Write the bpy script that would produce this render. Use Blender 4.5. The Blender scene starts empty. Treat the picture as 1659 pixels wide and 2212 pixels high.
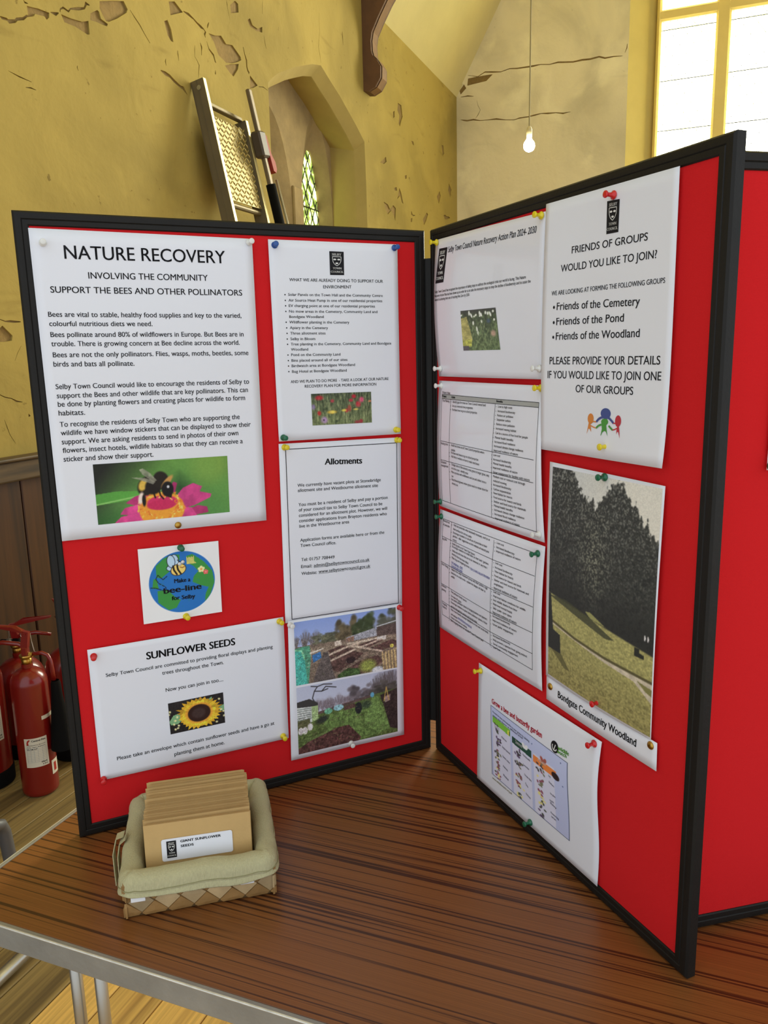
import bpy, bmesh, math, random
import numpy as np
from mathutils import Matrix, Vector
from mathutils.geometry import delaunay_2d_cdt
random.seed(7); RNG = np.random.default_rng(7)
SC = bpy.context.scene
COL = SC.collection
# ---------------------------------------------------------------- camera
cam_d = bpy.data.cameras.new('camera'); cam = bpy.data.objects.new('camera', cam_d); COL.objects.link(cam)
cam_d.sensor_fit = 'HORIZONTAL'; cam_d.sensor_width = 36.0; cam_d.lens = 1700.66 / 1659 * 36.0
cam_d.clip_start = 0.02; cam_d.clip_end = 200
YAW, PITCH, ROLL = 0.434365, -0.195632, -0.023876
_f = Vector((math.sin(YAW)*math.cos(PITCH), math.cos(YAW)*math.cos(PITCH), math.sin(PITCH)))
_r = Vector((math.cos(YAW), -math.sin(YAW), 0)); _u = _r.cross(_f)
_r2 = _r*math.cos(ROLL) + _u*math.sin(ROLL); _u2 = _u*math.cos(ROLL) - _r*math.sin(ROLL)
cam.matrix_world = Matrix(((_r2.x, _u2.x, -_f.x, -0.632768), (_r2.y, _u2.y, -_f.y, -1.171025), (_r2.z, _u2.z, -_f.z, 0.703912), (0, 0, 0, 1)))
SC.camera = cam
# ---------------------------------------------------------------- light
wd = bpy.data.worlds.new('daylight'); SC.world = wd; wd.use_nodes = True
bg = wd.node_tree.nodes['Background']; bg.inputs[0].default_value = (0.86, 0.93, 1.0, 1); bg.inputs[1].default_value = 0.62
LANCET_GLOW, BULB_GLOW = 1.6, 130.0
_s46, _c46 = math.sin(math.radians(46.5)), math.cos(math.radians(46.5))
sky_d = bpy.data.lights.new('bright_sky_outside_window', 'AREA'); sky_d.shape = 'RECTANGLE'; sky_d.size = 2.3; sky_d.size_y = 4.4; sky_d.energy = 430; sky_d.color = (1, .97, .86); sky_d.spread = math.radians(104)
sky_o = bpy.data.objects.new('bright_sky_outside_window', sky_d); COL.objects.link(sky_o)
_z = Vector((_s46*.985, _c46*.985, .17)).normalized(); _x = Vector((-_c46, _s46, 0)); _y = _z.cross(_x)       # stands beyond the gable window and shines down into the hall
_p = Vector((_s46*8.15 + _c46*.8, _c46*8.15 - _s46*.8, 3.55))
sky_o.matrix_world = Matrix(((_x.x, _y.x, _z.x, _p.x), (_x.y, _y.y, _z.y, _p.y), (_x.z, _y.z, _z.z, _p.z), (0, 0, 0, 1)))
SC.view_settings.view_transform = 'Standard'; SC.view_settings.look = 'None'
SC.view_settings.exposure = 0.82; SC.view_settings.gamma = 1.0; SC.view_settings.use_curve_mapping = False
try: SC.cycles.max_bounces = 8; SC.cycles.diffuse_bounces = 5; SC.cycles.use_denoising = True
except Exception: pass
# ---------------------------------------------------------------- helpers
def s2l(c):
    return tuple((x/12.92 if x <= .04045 else ((x+.055)/1.055)**2.4) for x in c)
def C8(r, g, b): return s2l((r/255, g/255, b/255))
MATS = {}
def mat(name, col, rough=.6, metal=0., var=0., vscale=8., bump=0., bscale=40., stretch=None, rnd=0., coat=0., spec=.5, emit=0.):
    if name in MATS: return MATS[name]
    m = bpy.data.materials.new(name); m.use_nodes = True; nt = m.node_tree; N = nt.nodes; K = nt.links
    p = N['Principled BSDF']; p.inputs['Roughness'].default_value = rough; p.inputs['Metallic'].default_value = metal
    p.inputs['Base Color'].default_value = (*col, 1); p.inputs['Coat Weight'].default_value = coat; p.inputs['Specular IOR Level'].default_value = spec
    if emit: p.inputs['Emission Color'].default_value = (*col, 1); p.inputs['Emission Strength'].default_value = emit
    tc = N.new('ShaderNodeTexCoord'); mp = N.new('ShaderNodeMapping'); K.new(tc.outputs['Object'], mp.inputs[0])
    if stretch: mp.inputs['Scale'].default_value = stretch
    last = None
    if var or rnd:
        hs = N.new('ShaderNodeHueSaturation'); hs.inputs['Color'].default_value = (*col, 1)
        v = None
        if var:
            nz = N.new('ShaderNodeTexNoise'); nz.inputs['Scale'].default_value = vscale; nz.inputs['Detail'].default_value = 6; nz.inputs['Roughness'].default_value = .6
            K.new(mp.outputs[0], nz.inputs['Vector'])
            mr = N.new('ShaderNodeMapRange'); mr.inputs[1].default_value = .25; mr.inputs[2].default_value = .75; mr.inputs[3].default_value = 1-var; mr.inputs[4].default_value = 1+var
            K.new(nz.outputs[0], mr.inputs[0]); v = mr.outputs[0]
        if rnd:
            oi = N.new('ShaderNodeObjectInfo'); m2 = N.new('ShaderNodeMapRange'); m2.inputs[3].default_value = 1-rnd; m2.inputs[4].default_value = 1+rnd
            K.new(oi.outputs['Random'], m2.inputs[0])
            if v:
                mu = N.new('ShaderNodeMath'); mu.operation = 'MULTIPLY'; K.new(v, mu.inputs[0]); K.new(m2.outputs[0], mu.inputs[1]); v = mu.outputs[0]
            else: v = m2.outputs[0]
        K.new(v, hs.inputs['Value']); K.new(hs.outputs[0], p.inputs['Base Color'])
    if bump:
        nb = N.new('ShaderNodeTexNoise'); nb.inputs['Scale'].default_value = bscale; nb.inputs['Detail'].default_value = 5
        K.new(mp.outputs[0], nb.inputs['Vector'])
        b = N.new('ShaderNodeBump'); b.inputs['Strength'].default_value = min(1, bump); b.inputs['Distance'].default_value = .004
        K.new(nb.outputs[0], b.inputs['Height']); K.new(b.outputs[0], p.inputs['Normal'])
    MATS[name] = m; return m
def attr_mat(name, rough=.55):
    if name in MATS: return MATS[name]
    m = bpy.data.materials.new(name); m.use_nodes = True; nt = m.node_tree
    a = nt.nodes.new('ShaderNodeAttribute'); a.attribute_name = 'ink'
    p = nt.nodes['Principled BSDF']; p.inputs['Roughness'].default_value = rough; p.inputs['Specular IOR Level'].default_value = .25
    nt.links.new(a.outputs['Color'], p.inputs['Base Color']); MATS[name] = m; return m
def npmesh(name, V, F):
    """V (n,3) array, F (m,3 or 4) int array"""
    V = np.asarray(V, np.float32); F = np.asarray(F, np.int32); me = bpy.data.meshes.new(name)
    me.vertices.add(len(V)); me.vertices.foreach_set('co', V.ravel()); k = F.shape[1]
    me.loops.add(F.size); me.loops.foreach_set('vertex_index', F.ravel())
    me.polygons.add(len(F)); me.polygons.foreach_set('loop_start', np.arange(0, F.size, k, dtype=np.int32))
    me.update(calc_edges=True); me.validate(); return me
def link(name, me, m=None, parent=None, mw=None, smooth=False):
    o = bpy.data.objects.new(name, me); COL.objects.link(o)
    if m is not None and not me.materials: me.materials.append(m)
    if parent is not None: o.parent = parent
    if mw is not None: o.matrix_local = mw
    if smooth: me.shade_smooth()
    return o
def tag(o, label=None, cat=None, group=None, kind=None):
    if label: o['label'] = label
    if cat: o['category'] = cat
    if group: o['group'] = group
    if kind: o['kind'] = kind
    return o
def empty(name, mw, label=None, cat=None, group=None, kind=None):
    o = bpy.data.objects.new(name, None); COL.objects.link(o); o.empty_display_size = .05; o.matrix_world = mw
    return tag(o, label, cat, group, kind)
def frame(o, x, y, z):
    return Matrix(((x[0], y[0], z[0], o[0]), (x[1], y[1], z[1], o[1]), (x[2], y[2], z[2], o[2]), (0, 0, 0, 1)))
class MB:
    """collects shapes; build() links them as one mesh object"""
    def __init__(s): s.bm = bmesh.new()
    def box(s, lo, hi, bev=0., M=None, seg=1):
        lo = Vector(lo); hi = Vector(hi)
        r = bmesh.ops.create_cube(s.bm, size=1.0); vs = r['verts']
        for v in vs: v.co = Vector(((lo[i]+hi[i])/2 + v.co[i]*(hi[i]-lo[i]) for i in range(3)))
        if bev:
            es = list({e for v in vs for e in v.link_edges})
            rr = bmesh.ops.bevel(s.bm, geom=es, offset=bev, segments=seg, affect='EDGES', profile=.5); vs = list({v for f in rr['faces'] for v in f.verts} | {v for v in vs if v.is_valid})
        if M is not None: bmesh.ops.transform(s.bm, matrix=M, verts=vs)
        return s
    def tube(s, pts, r, n=12, cap=True):
        pts = [Vector(p) for p in pts]; rs = r if isinstance(r, (list, tuple)) else [r]*len(pts); rings = []
        up = None
        for i, p in enumerate(pts):
            t = (pts[min(i+1, len(pts)-1)] - pts[max(i-1, 0)]).normalized()
            if up is None: up = Vector((0, 0, 1)) if abs(t.z) < .9 else Vector((1, 0, 0))
            a = t.cross(up).normalized(); b = a.cross(t); up = b if b.length > .1 else up
            rings.append([s.bm.verts.new(p + (a*math.cos(2*math.pi*k/n) + b*math.sin(2*math.pi*k/n))*rs[i]) for k in range(n)])
        for A, B in zip(rings, rings[1:]):
            for k in range(n): s.bm.faces.new((A[k], A[(k+1) % n], B[(k+1) % n], B[k]))
        if cap: s.bm.faces.new(rings[0][::-1]); s.bm.faces.new(rings[-1])
        return s
    def lathe(s, prof, n=24, M=None):
        rings = []; vs = []
        for r, z in prof:
            if r < 1e-6: ring = [s.bm.verts.new((0, 0, z))]
            else: ring = [s.bm.verts.new((r*math.cos(2*math.pi*k/n), r*math.sin(2*math.pi*k/n), z)) for k in range(n)]
            rings.append(ring); vs += ring
        for A, B in zip(rings, rings[1:]):
            for k in range(n):
                a, b = A[k % len(A)], A[(k+1) % len(A)]; c, d = B[(k+1) % len(B)], B[k % len(B)]
                f = [v for i, v in enumerate((a, b, c, d)) if v not in (a, b, c, d)[:i]]
                if len(f) > 2: s.bm.faces.new(f)
        if M is not None: bmesh.ops.transform(s.bm, matrix=M, verts=vs)
        return s
    def prism(s, poly, z0, z1, M=None):
        """polygon in xy extruded from z0 to z1"""
        A = [s.bm.verts.new((x, y, z0)) for x, y in poly]; B = [s.bm.verts.new((x, y, z1)) for x, y in poly]; n = len(poly)
        s.bm.faces.new(A[::-1]); s.bm.faces.new(B)
        for i in range(n): s.bm.faces.new((A[i], A[(i+1) % n], B[(i+1) % n], B[i]))
        if M is not None: bmesh.ops.transform(s.bm, matrix=M, verts=A+B)
        return s
    def loft(s, rings, closed=True, cap=False):
        R = [[s.bm.verts.new(p) for p in ring] for ring in rings]; n = len(R[0])
        for A, B in zip(R, R[1:]):
            for k in range(n if closed else n-1): s.bm.faces.new((A[k], A[(k+1) % n], B[(k+1) % n], B[k]))
        if cap: s.bm.faces.new(R[0][::-1]); s.bm.faces.new(R[-1])
        return s
    def mesh(s, name):
        bmesh.ops.recalc_face_normals(s.bm, faces=s.bm.faces); me = bpy.data.meshes.new(name); s.bm.to_mesh(me); s.bm.free(); return me
    def build(s, name, m, parent=None, mw=None, smooth=False):
        o = link(name, s.mesh(name), m, parent, mw)
        if smooth: o.data.shade_smooth()
        return o
def auto_smooth(o, ang=40):
    me = o.data; me.shade_smooth()
    try: me.set_sharp_from_angle(angle=math.radians(ang))
    except Exception: pass
    return o
# room axes: S runs along the left wall away from the camera, W points to the left wall
TH = math.radians(46.5); SD = Vector((math.sin(TH), math.cos(TH), 0)); WD = Vector((-math.cos(TH), math.sin(TH), 0))
def RM(s, w, z): return SD*s + WD*w + Vector((0, 0, z))
ROOM = frame((0, 0, 0), SD, WD, (0, 0, 1))            # local x = s, y = w, z = up
FLOOR, WL, SB, EAVE = -.72, 2.1, 7.45, 3.46
W_, G_, H_ = 0.603393, 0.004983, .9
DB = Vector((-0.013088, -0.999914, 0))
FL = frame((-W_-G_, 0, 0), (1, 0, 0), (0, 0, 1), (0, -1, 0))       # left board: x across, y up, z to the viewer
FR = frame(DB*G_, DB, (0, 0, 1), (DB.y, -DB.x, 0))
DC = Vector((math.cos(math.radians(-11.97)), math.sin(math.radians(-11.97)), 0))
FT = frame(Vector((.06565, -.55592, 0)) - DC*.021, DC, (0, 0, 1), (DC.y, -DC.x, 0))
# ---------------------------------------------------------------- measured layout (metres on each board)
T_NATURE=[('NATURE RECOVERY', 0.0583, 0.8407, 0.2751, 0.8403, 0.0172), ('INVOLVING THE COMMUNITY', 0.0861, 0.8158, 0.2479, 0.8155, 0.0083), ('SUPPORT THE BEES AND OTHER POLLINATORS', 0.0368, 0.7969, 0.2971, 0.7955, 0.0082), ('Bees are vital to stable, healthy food supplies and key to the varied,', 0.0309, 0.7657, 0.294, 0.7639, 0.0063), ('colourful nutritious diets we need.', 0.0311, 0.7535, 0.1655, 0.7527, 0.0063), ('Bees pollinate around 80% of wildflowers in Europe. But Bees are in', 0.0312, 0.7392, 0.2957, 0.7371, 0.0064), ('trouble. There is growing concern at Bee decline across the world.', 0.031, 0.7271, 0.2891, 0.7251, 0.0064), ('Bees are not the only pollinators. Flies, wasps, moths, beetles, some', 0.0315, 0.7125, 0.3015, 0.71, 0.0064), ('birds and bats all pollinate.', 0.0311, 0.7002, 0.1365, 0.6986, 0.0065), ('Selby Town Council would like to encourage the residents of Selby to', 0.0309, 0.67, 0.3, 0.6678, 0.0065), ('support the Bees and other wildlife that are key pollinators. This can', 0.0312, 0.6578, 0.2975, 0.6557, 0.0065), ('be done by planting flowers and creating places for wildlife to form', 0.0314, 0.6462, 0.2925, 0.6439, 0.0066), ('habitats.', 0.0311, 0.6344, 0.0652, 0.6337, 0.0066), ('To recognise the residents of Selby Town who are supporting the', 0.0311, 0.6188, 0.2826, 0.6161, 0.0066), ('wildlife we have window stickers that can be displayed to show their', 0.0313, 0.6071, 0.2989, 0.6038, 0.0066), ('support. We are asking residents to send in photos of their own', 0.0314, 0.5948, 0.279, 0.5919, 0.0067), ('flowers, insect hotels, wildlife habitats so that they can receive a', 0.0315, 0.583, 0.285, 0.5793, 0.0066), ('sticker and show their support.', 0.0315, 0.5708, 0.1523, 0.5688, 0.0068)]
Q_NATURE=[(0.0175, 0.8782), (0.3164, 0.8758), (0.3156, 0.4566), (0.0186, 0.4594)]
P_BEE=[(0.0688, 0.5639), (0.26, 0.562), (0.2585, 0.476), (0.0684, 0.4772)]
T_WHAT=[('WHAT WE ARE ALREADY DOING TO SUPPORT OUR', 0.3705, 0.8173, 0.5256, 0.8174, 0.0044), ('ENVIRONMENT', 0.4246, 0.8076, 0.4714, 0.8081, 0.0045), ('•', 0.3613, 0.7959, 0.3639, 0.7959, 0.0038), ('Solar Panels on the Town Hall and the Community Centre', 0.3676, 0.796, 0.5247, 0.7958, 0.0037), ('•', 0.3615, 0.7876, 0.364, 0.7876, 0.0037), ('Air Source Heat Pump in one of our residential properties', 0.3677, 0.7876, 0.5236, 0.7877, 0.0038), ('•', 0.3616, 0.7797, 0.3642, 0.7797, 0.0037), ('EV charging point at one of our residential properties', 0.3679, 0.7797, 0.5107, 0.7794, 0.0038), ('•', 0.3616, 0.7714, 0.3642, 0.7715, 0.0038), ('No mow areas in the Cemetery, Community Land and', 0.3679, 0.7715, 0.5146, 0.7709, 0.0037), ('Bondgate Woodland', 0.3679, 0.7635, 0.4236, 0.7634, 0.0038), ('•', 0.3613, 0.7556, 0.3639, 0.7556, 0.0038), ('Wildflower planting in the Cemetery', 0.3676, 0.7556, 0.4658, 0.7548, 0.0038), ('•', 0.3617, 0.7473, 0.3643, 0.7473, 0.0038), ('Apiary in the Cemetery', 0.368, 0.7473, 0.4299, 0.7466, 0.0038), ('•', 0.3618, 0.7392, 0.3644, 0.7391, 0.0038), ('Three allotment sites', 0.3681, 0.7391, 0.4255, 0.7387, 0.0038), ('•', 0.3618, 0.7308, 0.3644, 0.7308, 0.0038), ('Selby in Bloom', 0.3681, 0.7307, 0.4083, 0.7304, 0.0039), ('•', 0.3619, 0.723, 0.3645, 0.7229, 0.0038), ('Tree planting in the Cemetery, Community Land and Bondgate', 0.3683, 0.7229, 0.5382, 0.7217, 0.0038), ('Woodland', 0.3683, 0.715, 0.3961, 0.7148, 0.0038), ('•', 0.3617, 0.7071, 0.3643, 0.707, 0.0038), ('Pond on the Community Land', 0.3681, 0.7069, 0.4491, 0.7061, 0.0039), ('•', 0.3619, 0.6986, 0.3645, 0.6986, 0.0039), ('Bins placed around all of our sites', 0.3682, 0.6985, 0.4606, 0.6977, 0.0038), ('•', 0.3618, 0.6905, 0.3644, 0.6904, 0.0039), ('Birdwatch area at Bondgate Woodland', 0.3682, 0.6903, 0.4732, 0.6895, 0.0039), ('•', 0.362, 0.682, 0.3646, 0.682, 0.0039), ('Bug Hotel at Bondgate Woodland', 0.3684, 0.6818, 0.4588, 0.6811, 0.0039), ('AND WE PLAN TO DO MORE  - TAKE A LOOK AT OUR NATURE', 0.3655, 0.6663, 0.532, 0.6655, 0.0043), ('RECOVERY PLAN FOR MORE INFORMATION', 0.388, 0.6585, 0.5097, 0.6575, 0.0043)]
Q_WHAT=[(0.3405, 0.8761), (0.5524, 0.8763), (0.5523, 0.5768), (0.3422, 0.578)]
G_WHAT=[(0.4364, 0.8624), (0.4601, 0.8622), (0.4597, 0.8277), (0.4366, 0.8276)]
P_WILD=[(0.3976, 0.6486), (0.5001, 0.6479), (0.5003, 0.5985), (0.398, 0.5995)]
T_ALLOT=[('*Allotments', 0.4159, 0.5362, 0.4809, 0.5331, 0.0092), ('We currently have vacant plots at Stonebridge', 0.3687, 0.5045, 0.5135, 0.5009, 0.0048), ('allotment site and Westbourne allotment site', 0.3689, 0.4963, 0.508, 0.492, 0.0049), ('You must be a resident of Selby and pay a portion', 0.3689, 0.4733, 0.5255, 0.47, 0.0049), ('of your council tax to Selby Town Council to be', 0.369, 0.4648, 0.5153, 0.4605, 0.0049), ('considered for an allotment plot. However, we will', 0.3688, 0.456, 0.5239, 0.4518, 0.0049), ('consider applications from Brayton residents who', 0.3687, 0.4473, 0.5231, 0.4426, 0.0049), ('live in the Westbourne area', 0.3688, 0.4384, 0.4547, 0.4364, 0.0049), ('Application forms are available here or from the', 0.3691, 0.4155, 0.5178, 0.4113, 0.0049), ('Town Council office.', 0.3692, 0.4068, 0.4305, 0.4042, 0.0049), ('Tel: 01757 708449', 0.3695, 0.3833, 0.4268, 0.3805, 0.005), ('Email:', 0.3687, 0.3721, 0.3874, 0.3708, 0.005), ('_admin@selbytowncouncil.co.uk', 0.3904, 0.3707, 0.4893, 0.3679, 0.005), ('Website:', 0.3687, 0.3604, 0.3951, 0.3588, 0.005), ('_www.selbytowncouncil.gov.uk', 0.3982, 0.3594, 0.4904, 0.3567, 0.0051)]
B_ALLOT=[(0.3521, 0.5652), (0.5442, 0.5624), (0.5415, 0.286), (0.3493, 0.2888)]
Q_ALLOT=[(0.3415, 0.5743), (0.552, 0.5711), (0.5485, 0.2829), (0.338, 0.284)]
Q_PHOTOS=[(0.3419, 0.2869), (0.5476, 0.2843), (0.5462, 0.0415), (0.3354, 0.0442)]
P_PLOTS=[(0.3517, 0.2832), (0.5353, 0.2802), (0.5352, 0.1706), (0.3504, 0.1745)]
P_SHED=[(0.3504, 0.1705), (0.5347, 0.168), (0.5335, 0.0505), (0.3489, 0.0521)]
T_SUN=[('*SUNFLOWER SEEDS', 0.118, 0.2648, 0.254, 0.2633, 0.0112), ('Selby Town Council are committed to providing floral displays and planting', 0.0587, 0.2487, 0.3142, 0.2465, 0.0052), ('trees throughout the Town.', 0.139, 0.2362, 0.2336, 0.2352, 0.0055), ('Now you can join in too....', 0.1422, 0.2079, 0.231, 0.2073, 0.0055), ('Please take an envelope which contain sunflower seeds and have a go at', 0.0631, 0.1139, 0.3103, 0.1145, 0.0055), ('planting them at home.', 0.1474, 0.1001, 0.2265, 0.1009, 0.0057)]
Q_SUN=[(0.0368, 0.2949), (0.3347, 0.2956), (0.3337, 0.0851), (0.0376, 0.087)]
P_SUN=[(0.1439, 0.1882), (0.2295, 0.1886), (0.2297, 0.1371), (0.1442, 0.1371)]
Q_BEELINE=[(0.1192, 0.4347), (0.2381, 0.4331), (0.2367, 0.3202), (0.1189, 0.3197)]
T_BEELINE=[('*Make a', 0.1678, 0.3766, 0.1919, 0.3761, 0.0058), ('*bee-line', 0.1511, 0.3621, 0.208, 0.3622, 0.0081), ('*for Selby', 0.1621, 0.3505, 0.1973, 0.349, 0.0059)]
T_PLAN=[('/Selby Town Council Nature Recovery Action Plan 2024- 2030', 0.0711, 0.8566, 0.2987, 0.8531, 0.0081), ('Selby Town Council has recognised the importance of taking steps to address the ecological crisis our world is facing. This Nature', 0.0318, 0.7993, 0.2804, 0.7988, 0.0037), ('Recovery Action Plan has been drawn up in order for us to take the necessary steps to stop the decline of biodiversity and to assist the', 0.0317, 0.7933, 0.2909, 0.7926, 0.0037), ('council in achieving their aim of reaching Net Zero by 2030.', 0.0315, 0.7873, 0.1426, 0.7872, 0.0037)]
G_PLAN=[(0.0411, 0.8659), (0.0687, 0.865), (0.0603, 0.8139), (0.0332, 0.814)]
P_SNOW=[(0.1158, 0.7672), (0.2115, 0.7663), (0.2218, 0.7086), (0.121, 0.7089)]
Q_PLAN=[(0.0262, 0.8808), (0.3176, 0.876), (0.315, 0.6692), (0.0323, 0.6694)]
T_FRIENDS=[('FRIENDS OF GROUPS', 0.373, 0.8187, 0.4999, 0.8167, 0.008), ('WOULD YOU LIKE TO JOIN?', 0.3533, 0.7993, 0.5143, 0.7972, 0.0082), ('WE ARE LOOKING AT FORMING THE FOLLOWING GROUPS', 0.3365, 0.7727, 0.5276, 0.7711, 0.0053), ('•', 0.3397, 0.7547, 0.3446, 0.7548, 0.0077), ('Friends of the Cemetery', 0.3475, 0.7546, 0.4923, 0.7509, 0.0085), ('•', 0.34, 0.7363, 0.3449, 0.7363, 0.0078), ('Friends of the Pond', 0.3475, 0.7364, 0.4685, 0.735, 0.0085), ('•', 0.3399, 0.7183, 0.3448, 0.7184, 0.0079), ('Friends of the Woodland', 0.3474, 0.7185, 0.4942, 0.7175, 0.0086), ('PLEASE PROVIDE YOUR DETAILS', 0.3358, 0.6886, 0.5263, 0.6882, 0.0091), ('IF YOU WOULD LIKE TO JOIN ONE', 0.3323, 0.6712, 0.5289, 0.6717, 0.0092), ('OF OUR GROUPS', 0.3881, 0.6552, 0.4886, 0.6553, 0.0088)]
Q_FRIENDS=[(0.3185, 0.884), (0.5401, 0.8815), (0.5407, 0.5799), (0.3181, 0.5787)]
G_FRIENDS=[(0.4335, 0.8671), (0.454, 0.866), (0.4538, 0.8316), (0.4341, 0.832)]
I_PEOPLE={'head_b': [(0.4454, 0.6325)], 'body_b': [(0.443, 0.629), (0.4476, 0.6293), (0.4474, 0.6266), (0.4434, 0.6263)], 'arms_b': [(0.4297, 0.622), (0.4337, 0.6257), (0.4389, 0.6278), (0.4459, 0.6284), (0.4517, 0.6276), (0.4564, 0.6248), (0.4597, 0.6222)], 'body_g': [(0.4448, 0.6268), (0.448, 0.6266), (0.4504, 0.6241), (0.4503, 0.6217), (0.4475, 0.6192), (0.4486, 0.6139), (0.451, 0.6067), (0.4473, 0.6118), (0.4446, 0.6124), (0.4409, 0.6102), (0.4393, 0.6067), (0.4384, 0.6066), (0.4402, 0.614), (0.4393, 0.6195), (0.4382, 0.6233), (0.4402, 0.6258)], 'arms_g1': [(0.4297, 0.6147), (0.4341, 0.6179), (0.439, 0.6194)], 'arms_g2': [(0.4518, 0.6188), (0.4557, 0.6163), (0.4589, 0.6144)], 'head_o': [(0.4188, 0.625)], 'body_o': [(0.4158, 0.6203), (0.4188, 0.6205), (0.4196, 0.6165), (0.4209, 0.6094), (0.4177, 0.6128), (0.4155, 0.613), (0.4124, 0.606), (0.4142, 0.6137)], 'arms_o1': [(0.4182, 0.6208), (0.4243, 0.622), (0.4294, 0.6219)], 'arms_o2': [(0.4196, 0.6169), (0.4252, 0.6153), (0.4297, 0.6147)], 'head_r': [(0.4671, 0.6251)], 'body_r': [(0.4667, 0.6209), (0.4687, 0.6207), (0.4701, 0.6155), (0.4715, 0.6057), (0.4685, 0.6131), (0.4666, 0.6125), (0.4654, 0.6097), (0.4656, 0.6151)], 'arms_r1': [(0.4594, 0.6223), (0.4633, 0.6222), (0.4673, 0.6206)], 'arms_r2': [(0.4589, 0.6144), (0.4625, 0.6153), (0.4664, 0.6171)]}
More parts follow.
